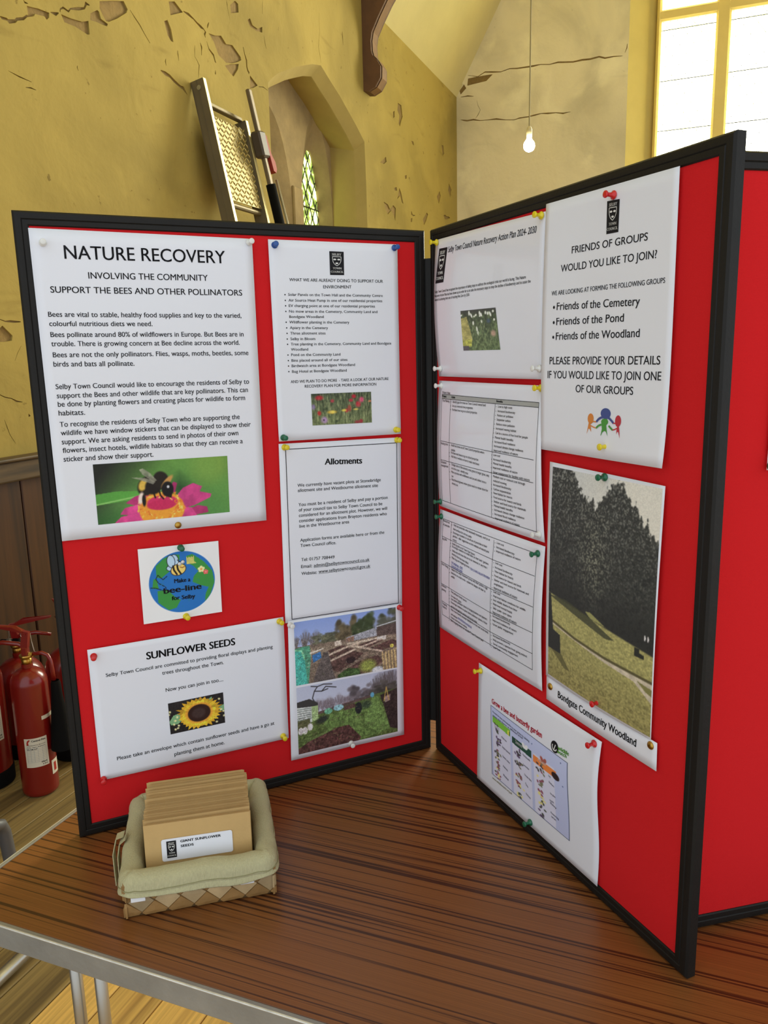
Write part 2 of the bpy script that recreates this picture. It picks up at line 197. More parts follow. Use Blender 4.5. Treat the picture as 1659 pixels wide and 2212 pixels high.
T_TABA=[('Project Ideas', 0.0472, 0.6427, 0.074, 0.6422, 0.0035), ('*Project', 0.0471, 0.6369, 0.0622, 0.6365, 0.0035), ('*Actions', 0.0786, 0.6364, 0.0913, 0.6362, 0.0035), ('*Benefits', 0.2118, 0.6357, 0.2281, 0.6354, 0.0031), ('Tree Planting', 0.0484, 0.6297, 0.0727, 0.6294, 0.0035), ('Nesting birds', 0.0457, 0.5608, 0.0706, 0.5608, 0.0035), ('Grassland', 0.0452, 0.5302, 0.0635, 0.5301, 0.0036), ('management', 0.0451, 0.5246, 0.0701, 0.5249, 0.0036), ('Identify gaps for trees on Town Council owned land', 0.0836, 0.6292, 0.1837, 0.6284, 0.0034), ('Set up a memorial tree programme', 0.0831, 0.623, 0.148, 0.6225, 0.0034), ('Purchase trees to go on school properties', 0.083, 0.617, 0.1605, 0.6162, 0.0034), ('Install nest boxes on all Town Council properties where', 0.0817, 0.561, 0.1837, 0.559, 0.0035), ('suitable', 0.0811, 0.5536, 0.0946, 0.5532, 0.0035), ('Purchase nest boxes to go on school properties', 0.0811, 0.549, 0.1668, 0.5467, 0.0035), ('Add links to website on how to make nest boxes', 0.081, 0.5432, 0.1689, 0.5401, 0.0035), ('Change some of the amenity areas grass to longer grass, only', 0.0809, 0.5303, 0.1962, 0.5263, 0.0035), ('cut once a year - identify areas', 0.0808, 0.5244, 0.135, 0.5221, 0.0035), ('Plant up areas with wildflowers and cut and collect once a', 0.0807, 0.518, 0.1879, 0.5152, 0.0035), ('year', 0.0806, 0.5115, 0.087, 0.5111, 0.0035), ('Plant flowering lawns where grass needs to remain short for', 0.0806, 0.5056, 0.192, 0.5035, 0.0035), ('amenity use', 0.0805, 0.4997, 0.1003, 0.4989, 0.0035), ('Low to high costs', 0.2166, 0.6283, 0.2514, 0.628, 0.0031), ('Increased biodiversity', 0.2163, 0.6221, 0.2589, 0.6216, 0.003), ('Reduce air pollution', 0.2158, 0.616, 0.2548, 0.6157, 0.003), ('Sequester carbon', 0.2149, 0.6099, 0.249, 0.6096, 0.0031), ('Reduce noise pollution', 0.2142, 0.6035, 0.2593, 0.6032, 0.0031), ('Increased nesting habitat', 0.2135, 0.5972, 0.2634, 0.5969, 0.0031), ('Can be a source of free food for people', 0.2124, 0.5907, 0.2902, 0.5901, 0.0031), ('Mental health benefits', 0.2117, 0.5842, 0.2571, 0.5838, 0.0032), ('Increased flood resilience', 0.211, 0.578, 0.262, 0.5777, 0.0031), ('Increased climate change resilience', 0.2099, 0.5718, 0.2809, 0.5712, 0.0032), ('Improved resilience of nature', 0.2092, 0.5654, 0.2689, 0.5652, 0.0032), ('Low cost', 0.2085, 0.5587, 0.226, 0.5586, 0.0032), ('Increased biodiversity', 0.2082, 0.5523, 0.2526, 0.5519, 0.0032), ('Mental health benefits', 0.2078, 0.5465, 0.254, 0.5459, 0.0031), ('Improved resilience of nature', 0.2071, 0.5402, 0.268, 0.5397, 0.0032), ('Great engagement for families with nature', 0.2072, 0.5336, 0.2961, 0.5332, 0.0032), ('Medium cost or reduced cost through', 0.2072, 0.5274, 0.2853, 0.5262, 0.0032), ('reduced mowing', 0.2073, 0.521, 0.2413, 0.5204, 0.0032), ('Increased biodiversity', 0.2071, 0.515, 0.2523, 0.5145, 0.0032), ('Carbon sequestration', 0.207, 0.5087, 0.2512, 0.5082, 0.0033), ('New habitat for insects', 0.2069, 0.5027, 0.2549, 0.5024, 0.0032), ('Food source for insects and birds', 0.2067, 0.4964, 0.2759, 0.4959, 0.0032), ('Shelter and food source for mammals', 0.2068, 0.4901, 0.2861, 0.4899, 0.0033), ('Mental health benefits', 0.2072, 0.4838, 0.2547, 0.4838, 0.0033), ('Increased climate change resilience', 0.2075, 0.4777, 0.282, 0.4778, 0.0032), ('Increased flood resilience', 0.2079, 0.4714, 0.2612, 0.4713, 0.0033), ('Improved resilience of nature', 0.2082, 0.465, 0.2703, 0.4657, 0.0032), ('•', 0.0771, 0.6291, 0.079, 0.629, 0.003), ('•', 0.0766, 0.6229, 0.0784, 0.6228, 0.003), ('•', 0.0765, 0.6169, 0.0784, 0.6168, 0.003), ('•', 0.0751, 0.5606, 0.077, 0.5606, 0.0031), ('•', 0.0745, 0.5485, 0.0764, 0.5485, 0.0031), ('•', 0.0744, 0.5427, 0.0763, 0.5427, 0.003), ('•', 0.0742, 0.5298, 0.0761, 0.5297, 0.003), ('•', 0.0741, 0.5174, 0.076, 0.5174, 0.003), ('•', 0.0739, 0.5049, 0.0758, 0.505, 0.0031), ('•', 0.2113, 0.6283, 0.2128, 0.6281, 0.0027), ('•', 0.211, 0.622, 0.2125, 0.6218, 0.0027), ('•', 0.2105, 0.6159, 0.212, 0.6157, 0.0026), ('•', 0.2096, 0.6098, 0.2111, 0.6097, 0.0027), ('•', 0.2089, 0.6033, 0.2104, 0.6032, 0.0027), ('•', 0.2081, 0.597, 0.2097, 0.5969, 0.0027), ('•', 0.2071, 0.5904, 0.2086, 0.5904, 0.0028), ('•', 0.2063, 0.584, 0.2079, 0.5839, 0.0027), ('•', 0.2056, 0.5777, 0.2072, 0.5777, 0.0028), ('•', 0.2045, 0.5715, 0.2061, 0.5715, 0.0028), ('•', 0.2038, 0.5651, 0.2053, 0.5651, 0.0028), ('•', 0.2031, 0.5584, 0.2046, 0.5583, 0.0027), ('•', 0.2027, 0.552, 0.2043, 0.5519, 0.0027), ('•', 0.2024, 0.5461, 0.2039, 0.546, 0.0027), ('•', 0.2017, 0.5398, 0.2032, 0.5398, 0.0028), ('•', 0.2017, 0.5332, 0.2033, 0.5331, 0.0027), ('•', 0.2018, 0.5269, 0.2033, 0.5269, 0.0028), ('•', 0.2017, 0.5145, 0.2032, 0.5145, 0.0027), ('•', 0.2015, 0.5082, 0.2031, 0.5082, 0.0028), ('•', 0.2014, 0.5021, 0.2029, 0.5021, 0.0028), ('•', 0.2012, 0.4958, 0.2028, 0.4958, 0.0028), ('•', 0.2013, 0.4895, 0.2028, 0.4895, 0.0028), ('•', 0.2017, 0.4831, 0.2033, 0.4832, 0.0029), ('•', 0.202, 0.477, 0.2035, 0.477, 0.0028), ('•', 0.2024, 0.4707, 0.204, 0.4708, 0.0028), ('•', 0.2027, 0.4642, 0.2042, 0.4642, 0.0028)]
Q_TABA=[(0.0324, 0.6627), (0.3149, 0.6612), (0.3254, 0.4534), (0.0295, 0.4557)]
H_TABA=[(0.0467, 0.6415), (0.3107, 0.6392), (0.3106, 0.6329), (0.046, 0.6343)]
L_TABA=[[(0.0467, 0.6415), (0.3107, 0.6392)], [(0.0463, 0.6343), (0.3106, 0.6329)], [(0.0459, 0.6415), (0.0424, 0.467)], [(0.3107, 0.6392), (0.3086, 0.4651)], [(0.0424, 0.467), (0.3086, 0.4651)], [(0.0767, 0.6349), (0.0713, 0.4667)], [(0.209, 0.6333), (0.1987, 0.4658)], [(0.0441, 0.5663), (0.3042, 0.563)], [(0.0436, 0.5353), (0.3041, 0.532)]]
T_TABB=[('Reduced use', 0.0455, 0.432, 0.0677, 0.4318, 0.0035), ('of pesticides', 0.0454, 0.4256, 0.0683, 0.4254, 0.0034), ('Log piles', 0.0445, 0.4014, 0.0606, 0.4016, 0.0035), ('Litter Picking', 0.0437, 0.3579, 0.0671, 0.3566, 0.0036), ('Pollinator', 0.0431, 0.3197, 0.06, 0.3196, 0.0036), ('planting', 0.043, 0.3132, 0.0574, 0.313, 0.0036), ('Ongoing', 0.0425, 0.2881, 0.059, 0.2876, 0.0036), ('features', 0.0424, 0.2822, 0.0574, 0.282, 0.0036), ('Only use pesticides when absolutely necessary, such as on', 0.0814, 0.431, 0.1933, 0.4289, 0.0034), ('hard surfaces for terrace paths', 0.0808, 0.4245, 0.1402, 0.4226, 0.0034), ('Encourage residents to cut all use of pesticides in their', 0.0807, 0.4185, 0.1869, 0.4169, 0.0034), ('gardens - offer suggestions on the website of natural pest', 0.0802, 0.4129, 0.1926, 0.4102, 0.0034), ('control', 0.0801, 0.4071, 0.0929, 0.4064, 0.0034), ('Install log piles on all Town Open Spaces', 0.0793, 0.4, 0.1522, 0.3973, 0.0034), ('Encourage residents to install them on their land / gardens', 0.0793, 0.3951, 0.1925, 0.3916, 0.0034), ('Utilise any old trees that are to be removed or any trees /', 0.0792, 0.3883, 0.1907, 0.385, 0.0035), ('branches that have been felled', 0.0791, 0.3828, 0.1331, 0.3788, 0.0035), ('Make bug and hedgehog homes.', 0.0791, 0.3763, 0.1379, 0.3735, 0.0034), ('_How to build a bug and hibernation', 0.1401, 0.3728, 0.1973, 0.3711, 0.0034), ('_for hedgehogs - RSPB', 0.0785, 0.3685, 0.1154, 0.3663, 0.0035), ('_Compost grass waste', 0.0777, 0.3628, 0.1149, 0.3614, 0.0035), ('Support the Selby Volunteers group with litter pickers, bags', 0.0781, 0.3567, 0.1913, 0.3532, 0.0035), ('Initiatives on social media - explain the dangers of litter to', 0.0775, 0.3504, 0.1856, 0.3471, 0.0035), ('wildlife', 0.077, 0.3441, 0.0895, 0.3439, 0.0035), ('Plant pollinator friendly species', 0.0759, 0.3176, 0.1277, 0.3152, 0.0035), ('Sow native UK species', 0.0754, 0.3106, 0.1104, 0.3085, 0.0035), ('Use native pollinator plants in hanging baskets and planters', 0.0751, 0.3048, 0.1896, 0.3036, 0.0036), ('Encourage residents to plant native pollinator plants in their', 0.0745, 0.299, 0.1896, 0.2964, 0.0035), ('gardens through the website and social media', 0.0739, 0.2919, 0.1588, 0.2894, 0.0035), ('Have a bee friendly campaign highlighted on the new social media', 0.0731, 0.286, 0.1914, 0.2825, 0.0035), ('and website', 0.0723, 0.2775, 0.0948, 0.2767, 0.0035), ('_www.selbytowncouncil.gov.uk', 0.096, 0.2783, 0.1411, 0.2755, 0.0035), ('Feature information on website', 0.0717, 0.2716, 0.1259, 0.2701, 0.0036), ('Bird ringing events on suitable Town Council land', 0.0711, 0.2657, 0.1754, 0.2643, 0.0036), ('Low cost', 0.2124, 0.4287, 0.2312, 0.4285, 0.0031), ('Increased biodiversity', 0.2121, 0.4223, 0.2584, 0.4215, 0.0031), ('Improved resilience of nature', 0.212, 0.4162, 0.2739, 0.4166, 0.0031), ('Low cost', 0.2112, 0.3982, 0.2299, 0.398, 0.0031), ('Increased biodiversity', 0.2108, 0.3915, 0.2562, 0.3913, 0.0031), ('New habitat for insects', 0.2105, 0.3852, 0.2585, 0.3854, 0.0032), ('Food source for insects and birds', 0.2099, 0.3784, 0.2782, 0.3789, 0.0031), ('Shelter and food source for mammals and', 0.2094, 0.3721, 0.2965, 0.3727, 0.0031), ('amphibians', 0.2091, 0.3658, 0.2339, 0.3662, 0.0032), ('_Improved resilience of nature', 0.2089, 0.3596, 0.2696, 0.3603, 0.0031), ('Low cost', 0.208, 0.3531, 0.2264, 0.3532, 0.0032), ('Improved habitat conditions for wildlife', 0.208, 0.3469, 0.2904, 0.3476, 0.0031), ('Less wildlife deaths from litter', 0.2077, 0.3405, 0.2705, 0.341, 0.0032), ('Improved mental health', 0.2073, 0.3342, 0.2575, 0.3342, 0.0032), ('Safer public open space', 0.2068, 0.3275, 0.2563, 0.3281, 0.0032), ('_Improved resilience of nature', 0.2062, 0.3207, 0.2684, 0.3221, 0.0032), ('Increased biodiversity', 0.2059, 0.3143, 0.2518, 0.3153, 0.0032), ('Improved resilience of nature', 0.2055, 0.3079, 0.2681, 0.3094, 0.0032), ('Great public engagement', 0.2052, 0.3014, 0.2595, 0.3027, 0.0032), ('Increased biodiversity', 0.2049, 0.2828, 0.2513, 0.2844, 0.0033), ('Help prevent a species from going extinct', 0.2046, 0.2763, 0.2928, 0.2793, 0.0033), ('Great community engagement', 0.2042, 0.2698, 0.2703, 0.2719, 0.0032), ('Low Cost', 0.2039, 0.2636, 0.224, 0.2649, 0.0033), ('•', 0.0747, 0.4303, 0.0766, 0.4302, 0.0029), ('•', 0.074, 0.4176, 0.0759, 0.4175, 0.003), ('•', 0.0726, 0.399, 0.0745, 0.399, 0.003), ('•', 0.0725, 0.3941, 0.0744, 0.394, 0.003), ('•', 0.0724, 0.3874, 0.0744, 0.3873, 0.0029), ('•', 0.0723, 0.3753, 0.0742, 0.3752, 0.0029), ('•', 0.0713, 0.3556, 0.0732, 0.3556, 0.003), ('•', 0.0707, 0.3492, 0.0727, 0.3492, 0.003), ('•', 0.0691, 0.3163, 0.071, 0.3163, 0.003), ('•', 0.0685, 0.3092, 0.0705, 0.3092, 0.003), ('•', 0.0682, 0.3034, 0.0701, 0.3035, 0.0031), ('•', 0.0676, 0.2976, 0.0696, 0.2976, 0.003), ('•', 0.0662, 0.2845, 0.0682, 0.2845, 0.003), ('•', 0.0647, 0.27, 0.0667, 0.2701, 0.0031), ('•', 0.0642, 0.2641, 0.0661, 0.2642, 0.003), ('•', 0.2069, 0.428, 0.2085, 0.4279, 0.0027), ('•', 0.2066, 0.4215, 0.2082, 0.4214, 0.0027), ('•', 0.2064, 0.4154, 0.208, 0.4153, 0.0027), ('•', 0.2056, 0.3974, 0.2072, 0.3973, 0.0027), ('•', 0.2053, 0.3906, 0.2069, 0.3905, 0.0027), ('•', 0.2049, 0.3843, 0.2065, 0.3843, 0.0027), ('•', 0.2044, 0.3775, 0.206, 0.3774, 0.0027), ('•', 0.2038, 0.3711, 0.2054, 0.3711, 0.0027), ('•', 0.2033, 0.3585, 0.2049, 0.3585, 0.0028), ('•', 0.2023, 0.352, 0.204, 0.352, 0.0028), ('•', 0.2024, 0.3458, 0.204, 0.3458, 0.0027), ('•', 0.202, 0.3394, 0.2037, 0.3394, 0.0028), ('•', 0.2017, 0.333, 0.2033, 0.333, 0.0028), ('•', 0.2011, 0.3263, 0.2028, 0.3263, 0.0028), ('•', 0.2006, 0.3195, 0.2022, 0.3195, 0.0028), ('•', 0.2002, 0.3131, 0.2018, 0.3131, 0.0027), ('•', 0.1999, 0.3066, 0.2015, 0.3066, 0.0028), ('•', 0.1995, 0.3001, 0.2011, 0.3002, 0.0028), ('•', 0.1992, 0.2814, 0.2009, 0.2815, 0.0028), ('•', 0.1989, 0.2749, 0.2005, 0.275, 0.0028), ('•', 0.1985, 0.2683, 0.2001, 0.2684, 0.0028), ('•', 0.1981, 0.2621, 0.1998, 0.2622, 0.0028)]
Q_TABB=[(0.0315, 0.4503), (0.3269, 0.4483), (0.3254, 0.2408), (0.0253, 0.2411)]
L_TABB=[[(0.0456, 0.4363), (0.3107, 0.4349)], [(0.0448, 0.4362), (0.0394, 0.2684)], [(0.3107, 0.4349), (0.3046, 0.265)], [(0.0394, 0.2684), (0.3046, 0.265)], [(0.0742, 0.436), (0.0662, 0.268)], [(0.2045, 0.4328), (0.1952, 0.2632)], [(0.0425, 0.4064), (0.2036, 0.4026)], [(0.2036, 0.4026), (0.3081, 0.403)], [(0.041, 0.3626), (0.2005, 0.3568)], [(0.2005, 0.3568), (0.3072, 0.3586)], [(0.0403, 0.3243), (0.1981, 0.3189)], [(0.1981, 0.3189), (0.3059, 0.3209)], [(0.0398, 0.2931), (0.1963, 0.2876)], [(0.1963, 0.2876), (0.3052, 0.2896)]]
Q_WOOD=[(0.3355, 0.564), (0.5404, 0.5603), (0.5364, 0.2648), (0.3348, 0.2685)]
P_WOOD=[(0.3423, 0.5583), (0.5372, 0.557), (0.5355, 0.2677), (0.3407, 0.273)]
Q_STRIP=[(0.3355, 0.2679), (0.5457, 0.2651), (0.5463, 0.2305), (0.3358, 0.2338)]
T_STRIP=[(':Bondgate Community Woodland', 0.3626, 0.2469, 0.5137, 0.2455, 0.0093)]
Q_GARDEN=[(0.1561, 0.2221), (0.4519, 0.223), (0.4523, 0.0192), (0.1504, 0.0195)]
P_GARDEN=[(0.1941, 0.1664), (0.3924, 0.1664), (0.3939, 0.0498), (0.1971, 0.0503)]
T_GARDEN=[('*Grow a bee and butterfly garden', 0.1974, 0.1706, 0.3328, 0.1745, 0.0078), ('*wildlife', 0.3694, 0.1752, 0.3938, 0.1769, 0.0052), ('*watch', 0.3686, 0.1698, 0.3895, 0.1716, 0.0048)]
T_GARDENW=[('www.wildlifewatch.org.uk', 0.1982, 0.0428, 0.2548, 0.0445, 0.0034)]
BADGE=[(0.3627, 0.1754)]
T_GARDENB=[('Provide for bees and butterflies in your garden by planting', 0.2007, 0.1569, 0.3034, 0.1546, 0.003), ('plants that flower at different times', 0.2008, 0.1509, 0.2865, 0.1515, 0.003), ('Primrose', 0.2277, 0.1264, 0.2423, 0.1259, 0.0032), ('Grape hyacinth', 0.2285, 0.1111, 0.2517, 0.1097, 0.0033), ('Sweet violet', 0.2296, 0.0959, 0.2503, 0.0935, 0.0033), ('Aubrieta', 0.2304, 0.0799, 0.244, 0.0779, 0.0033), ('Bluebell', 0.2312, 0.0651, 0.2452, 0.0628, 0.0033), ('Honeysuckle', 0.286, 0.1262, 0.3059, 0.1251, 0.0031), ('Lavender', 0.2873, 0.1106, 0.3026, 0.1098, 0.0031), ('Ox-eye daisy', 0.2892, 0.0958, 0.3076, 0.0939, 0.0031), ('Thyme', 0.2902, 0.083, 0.2976, 0.079, 0.0031), ('Verbena', 0.2917, 0.0662, 0.3036, 0.064, 0.0031), ('Ivy', 0.3501, 0.125, 0.3552, 0.1248, 0.003), ('Sedum', 0.3503, 0.116, 0.3619, 0.114, 0.0029), ('Ice plant', 0.3526, 0.0993, 0.3646, 0.0989, 0.0029), ('Michaelmas', 0.3512, 0.087, 0.3607, 0.0887, 0.0029), ('daisy', 0.3513, 0.0841, 0.366, 0.0824, 0.003), ('Flowering', 0.3526, 0.0691, 0.3707, 0.0683, 0.003), ('currant', 0.3536, 0.0638, 0.3649, 0.0633, 0.003)]
T_BANDS=[('Spring', 0.2063, 0.135, 0.2213, 0.1348, 0.0056), ('Summer', 0.2673, 0.1367, 0.2868, 0.1368, 0.0054), ('Autumn', 0.3249, 0.1368, 0.3444, 0.1377, 0.0051)]
PINS_L=[('white', 'white push pin at the upper left of the nature recovery poster', 0.0333, 0.8601), ('white', 'white push pin at the upper right of the nature recovery poster', 0.3116, 0.8707), ('blue', 'blue push pin in the left top corner of the bulleted notice', 0.35, 0.8682), ('blue', 'blue push pin in the right top corner of the bulleted notice', 0.5464, 0.8708), ('green', 'green push pin at the foot of the bulleted notice', 0.3492, 0.5837), ('yellow', 'yellow push pin at the foot of the bulleted notice', 0.5431, 0.5842), ('yellow', 'yellow push pin in the left top corner of the allotments notice', 0.35, 0.5686), ('yellow', 'yellow push pin in the right top corner of the allotments notice', 0.5444, 0.5673), ('red', 'red push pin between the allotments notice and its two photos', 0.5423, 0.2786), ('white', 'white push pin left of the upper allotment photo', 0.3449, 0.2804), ('white', 'white push pin under the lower allotment photo', 0.4443, 0.049), ('green', 'green push pin above the round globe picture', 0.1807, 0.43), ('yellow', 'yellow push pin below the round globe picture', 0.1812, 0.3224), ('red', 'red push pin at the upper left corner of the sunflower notice', 0.0448, 0.2839), ('yellow', 'yellow push pin at the upper right corner of the sunflower notice', 0.3274, 0.2897), ('yellow', 'yellow push pin at the lower right corner of the sunflower notice', 0.3236, 0.0916), ('red', 'red push pin at the lower left corner of the sunflower notice', 0.0411, 0.0887)]
TACK_L=[(0.1798, 0.4642)]
PINS_R=[('yellow', 'yellow push pin beside the logo of the action plan page', 0.0334, 0.8763), ('yellow', 'yellow push pin by the end of the action plan title', 0.3104, 0.8718), ('white', 'white push pin at the lower left of the action plan page', 0.0419, 0.6819), ('white', 'white push pin at the lower right of the action plan page', 0.3115, 0.6831), ('white', 'white push pin at the upper left of the first table page', 0.0429, 0.6547), ('yellow', 'yellow push pin at the upper right of the first table page', 0.3142, 0.6581), ('green', 'green push pin at the lower left of the first table page', 0.0362, 0.4638), ('white', 'white push pin at the lower right of the first table page', 0.3152, 0.4628), ('green', 'green push pin at the upper left of the second table page', 0.039, 0.4391), ('green', 'green push pin at the upper right of the second table page', 0.3127, 0.4358), ('red', 'red push pin above the logo of the friends notice', 0.445, 0.8715), ('yellow', 'yellow push pin below the coloured figures of the friends notice', 0.447, 0.5942), ('green', 'green push pin at the top of the woodland photo', 0.4447, 0.5578), ('red', 'red push pin at the bottom edge of the woodland photo', 0.4469, 0.2744), ('yellow', 'yellow push pin at the upper left of the garden poster', 0.1646, 0.2119), ('red', 'red push pin at the upper right of the garden poster', 0.4398, 0.2155), ('green', 'green push pin at the bottom edge of the garden poster', 0.3036, 0.0266)]
TACK_R=[(0.3452, 0.2557), (0.5363, 0.2581)]
HOLES_L=[[(1.413, 2.081), (1.475, 2.093), (1.532, 2.098), (1.529, 2.08), (1.515, 2.066), (1.503, 2.075), (1.453, 2.066), (1.445, 2.055), (1.415, 2.048)], [(1.599, 2.117), (1.652, 2.12), (1.723, 2.131), (1.764, 2.148), (1.764, 2.095), (1.749, 2.09), (1.676, 2.097), (1.615, 2.092)], [(1.779, 2.183), (1.827, 2.213), (1.838, 2.21), (1.847, 2.185), (1.89, 2.179), (1.884, 2.168), (1.85, 2.163), (1.82, 2.162), (1.776, 2.156)], [(1.847, 2.255), (2.013, 2.316), (2.038, 2.291), (2.028, 2.273), (1.957, 2.224), (1.899, 2.191), (1.879, 2.187), (1.857, 2.208), (1.843, 2.226)], [(2.364, 2.442), (2.414, 2.46), (2.479, 2.434), (2.437, 2.414), (2.371, 2.383)], [(2.314, 2.337), (2.343, 2.352), (2.368, 2.318), (2.38, 2.264), (2.361, 2.263), (2.335, 2.281)], [(2.709, 2.414), (2.831, 2.442), (2.878, 2.416), (2.944, 2.431), (3.027, 2.396), (3.032, 2.381), (2.989, 2.358), (2.867, 2.318), (2.794, 2.333), (2.751, 2.388)], [(2.852, 2.299), (2.906, 2.322), (3.002, 2.352), (2.992, 2.323), (2.939, 2.268), (2.901, 2.276)], [(3.123, 2.328), (3.206, 2.297), (3.159, 2.271), (3.115, 2.255)], [(2.944, 2.635), (2.998, 2.676), (3.031, 2.672), (3.032, 2.628), (2.95, 2.596)], [(3.127, 2.622), (3.157, 2.642), (3.182, 2.614), (3.24, 2.614), (3.298, 2.644), (3.295, 2.612), (3.223, 2.598), (3.152, 2.594)], [(5.636, 2.841), (5.72, 2.842), (5.749, 2.757), (5.675, 2.658), (5.643, 2.677), (5.664, 2.747), (5.615, 2.777)], [(5.507, 2.734), (5.548, 2.755), (5.546, 2.706), (5.512, 2.688)], [(5.175, 2.267), (5.317, 2.34), (5.33, 2.303), (5.266, 2.272)], [(5.247, 1.971), (5.34, 1.964), (5.386, 1.934), (5.47, 1.979), (5.535, 1.962), (5.512, 1.853), (5.481, 1.893), (5.418, 1.927), (5.335, 1.883), (5.274, 1.922)], [(6.722, 2.258), (6.813, 2.325), (6.858, 2.287), (6.787, 2.199)], [(7.145, 2.461), (7.242, 2.412), (7.191, 2.33), (7.119, 2.384)], [(6.268, 1.977), (6.393, 2.057), (6.434, 2.044), (6.369, 1.973), (6.306, 1.928)], [(5.495, 2.125), (5.562, 2.143), (5.569, 2.116), (5.51, 2.104)], [(5.63, 2.149), (5.679, 2.113), (5.727, 2.031), (5.692, 2.037), (5.643, 2.085), (5.573, 2.045)], [(6.896, 2.779), (6.965, 2.788), (6.986, 2.716), (6.939, 2.687)], [(5.775, 2.276), (5.829, 2.292), (5.827, 2.263), (5.791, 2.251)], [(5.972, 2.61), (6.027, 2.616), (6.044, 2.586), (5.989, 2.591)], [(5.941, 2.007), (5.977, 1.977), (6.053, 1.982), (5.995, 1.965), (5.93, 1.97)], [(5.919, 1.934), (5.966, 1.946), (5.955, 1.909), (5.921, 1.905)], [(6.945, 2.113), (6.992, 2.126), (7.185, 2.121), (7.087, 2.094), (6.991, 2.08)], [(1.102, 0.844), (1.115, 0.854), (1.137, 0.835), (1.159, 0.816), (1.153, 0.797), (1.119, 0.792), (1.094, 0.792)], [(1.196, 0.509), (1.206, 0.498), (1.194, 0.495)]]
CRACKS_L=[(0.011, [(1.27, 1.994), (1.303, 1.995), (1.344, 2.003), (1.388, 2.027), (1.442, 2.055)]), (0.009, [(1.398, 2.096), (1.421, 2.092)]), (0.011, [(1.539, 2.103), (1.586, 2.117)]), (0.01, [(1.595, 2.124), (1.616, 2.147), (1.658, 2.158), (1.745, 2.191), (1.78, 2.215)]), (0.008, [(2.055, 2.294), (2.117, 2.254), (2.187, 2.197)]), (0.004, [(1.282, 1.809), (1.397, 1.802)]), (0.004, [(1.363, 1.773), (1.418, 1.778)]), (0.008, [(2.411, 2.236), (2.415, 2.189)]), (0.016, [(2.256, 2.099), (2.33, 2.094), (2.415, 2.069), (2.472, 2.046)]), (0.006, [(2.306, 2.166), (2.305, 2.134)]), (0.006, [(1.669, 1.943), (1.672, 1.924)]), (0.012, [(2.485, 2.441), (2.572, 2.436), (2.638, 2.42), (2.677, 2.409), (2.673, 2.381)]), (0.01, [(2.683, 2.366), (2.743, 2.317), (2.764, 2.286)]), (0.008, [(2.754, 2.246), (2.747, 2.225)]), (0.01, [(2.715, 2.468), (2.697, 2.434)]), (0.012, [(3.061, 2.459), (3.091, 2.399), (3.1, 2.348), (3.109, 2.331)]), (0.007, [(3.318, 2.796), (3.306, 2.718)]), (0.006, [(3.312, 2.604), (3.335, 2.536)]), (0.004, [(4.101, 3.005), (4.1, 2.888), (4.072, 2.785), (4.103, 2.692)]), (0.005, [(2.904, 2.645), (2.913, 2.611), (2.932, 2.555)]), (0.005, [(2.568, 2.311), (2.561, 2.255), (2.597, 2.224), (2.584, 2.159)]), (0.012, [(4.485, 3.016), (4.494, 2.928)]), (0.008, [(3.22, 2.294), (3.326, 2.303)]), (0.01, [(2.62, 2.339), (2.631, 2.319), (2.627, 2.281)]), (0.008, [(1.107, 0.877), (1.155, 0.871), (1.208, 0.871)]), (0.006, [(1.065, 0.591), (1.118, 0.574), (1.172, 0.556)]), (0.003, [(1.198, 0.778), (1.157, 0.719)]), (0.003, [(1.072, 0.494), (1.091, 0.433), (1.114, 0.395)])]
CRACKS_B=[(0.013, [(1.976, 3.569), (1.708, 3.563), (1.371, 3.561), (1.044, 3.56), (0.726, 3.543), (0.417, 3.527)]), (0.012, [(2.057, 3.146), (1.986, 3.128), (1.846, 3.112), (1.672, 3.107), (1.484, 3.076), (1.2, 3.103), (0.906, 3.082)]), (0.012, [(0.395, 3.553), (0.375, 3.629)]), (0.01, [(2.056, 3.368), (1.916, 3.358)]), (0.006, [(1.881, 3.314), (1.842, 3.215), (1.898, 3.134)])]
HOLES_B=[[(1.976, 3.538), (1.846, 3.543), (1.708, 3.543), (1.777, 3.487), (1.881, 3.478), (1.985, 3.469)], [(2.07, 3.433), (2.02, 3.489), (1.994, 3.446), (2.056, 3.392)]]

# ---------------------------------------------------------------- lettering
GLYPH = {}
def style(t):
    k = ''
    while t and t[0] in '*/_:': k += t[0]; t = t[1:]
    return k, t
def prepare_text(groups):
    """all strings to flat triangles in one go"""
    tmp = []
    for g in groups:
        for L in g:
            k, t = style(L[0]); key = (t, ('*' in k)*2 + (':' in k), L[5] > .0042)
            if key in GLYPH: continue
            GLYPH[key] = None
            cu = bpy.data.curves.new('lettering', 'FONT'); cu.body = t; cu.size = 1; cu.resolution_u = 4 if key[2] else 2
            cu.offset = 0
            cu.fill_mode = 'FRONT'
            o = bpy.data.objects.new('lettering', cu); COL.objects.link(o); tmp.append((key, o, cu))
    bpy.context.view_layer.update(); dg = bpy.context.evaluated_depsgraph_get()
    for key, o, cu in tmp:
        me = o.evaluated_get(dg).to_mesh(); me.calc_loop_triangles(); n = len(me.vertices); co = np.zeros(n*3, np.float32); me.vertices.foreach_get('co', co)
        tr = np.zeros(len(me.loop_triangles)*3, np.int32); me.loop_triangles.foreach_get('vertices', tr)
        GLYPH[key] = (co.reshape(-1, 3)[:, :2].copy(), tr.reshape(-1, 3).copy()); o.evaluated_get(dg).to_mesh_clear()
        c_, t_ = GLYPH[key]; sh = (.008, .022, .034)[key[1]]; offs = [(-sh, 0), (sh, 0)] + ([(0, .012), (0, -.008)] if key[1] else [])    # ink gain: overprinted copies make the strokes heavier
        GLYPH[key] = (np.concatenate([c_+np.array(q, np.float32) for q in offs]), np.concatenate([t_+i*len(c_) for i in range(len(offs))]))
    for key, o, cu in tmp: bpy.data.objects.remove(o); bpy.data.curves.remove(cu)
CAP = .682
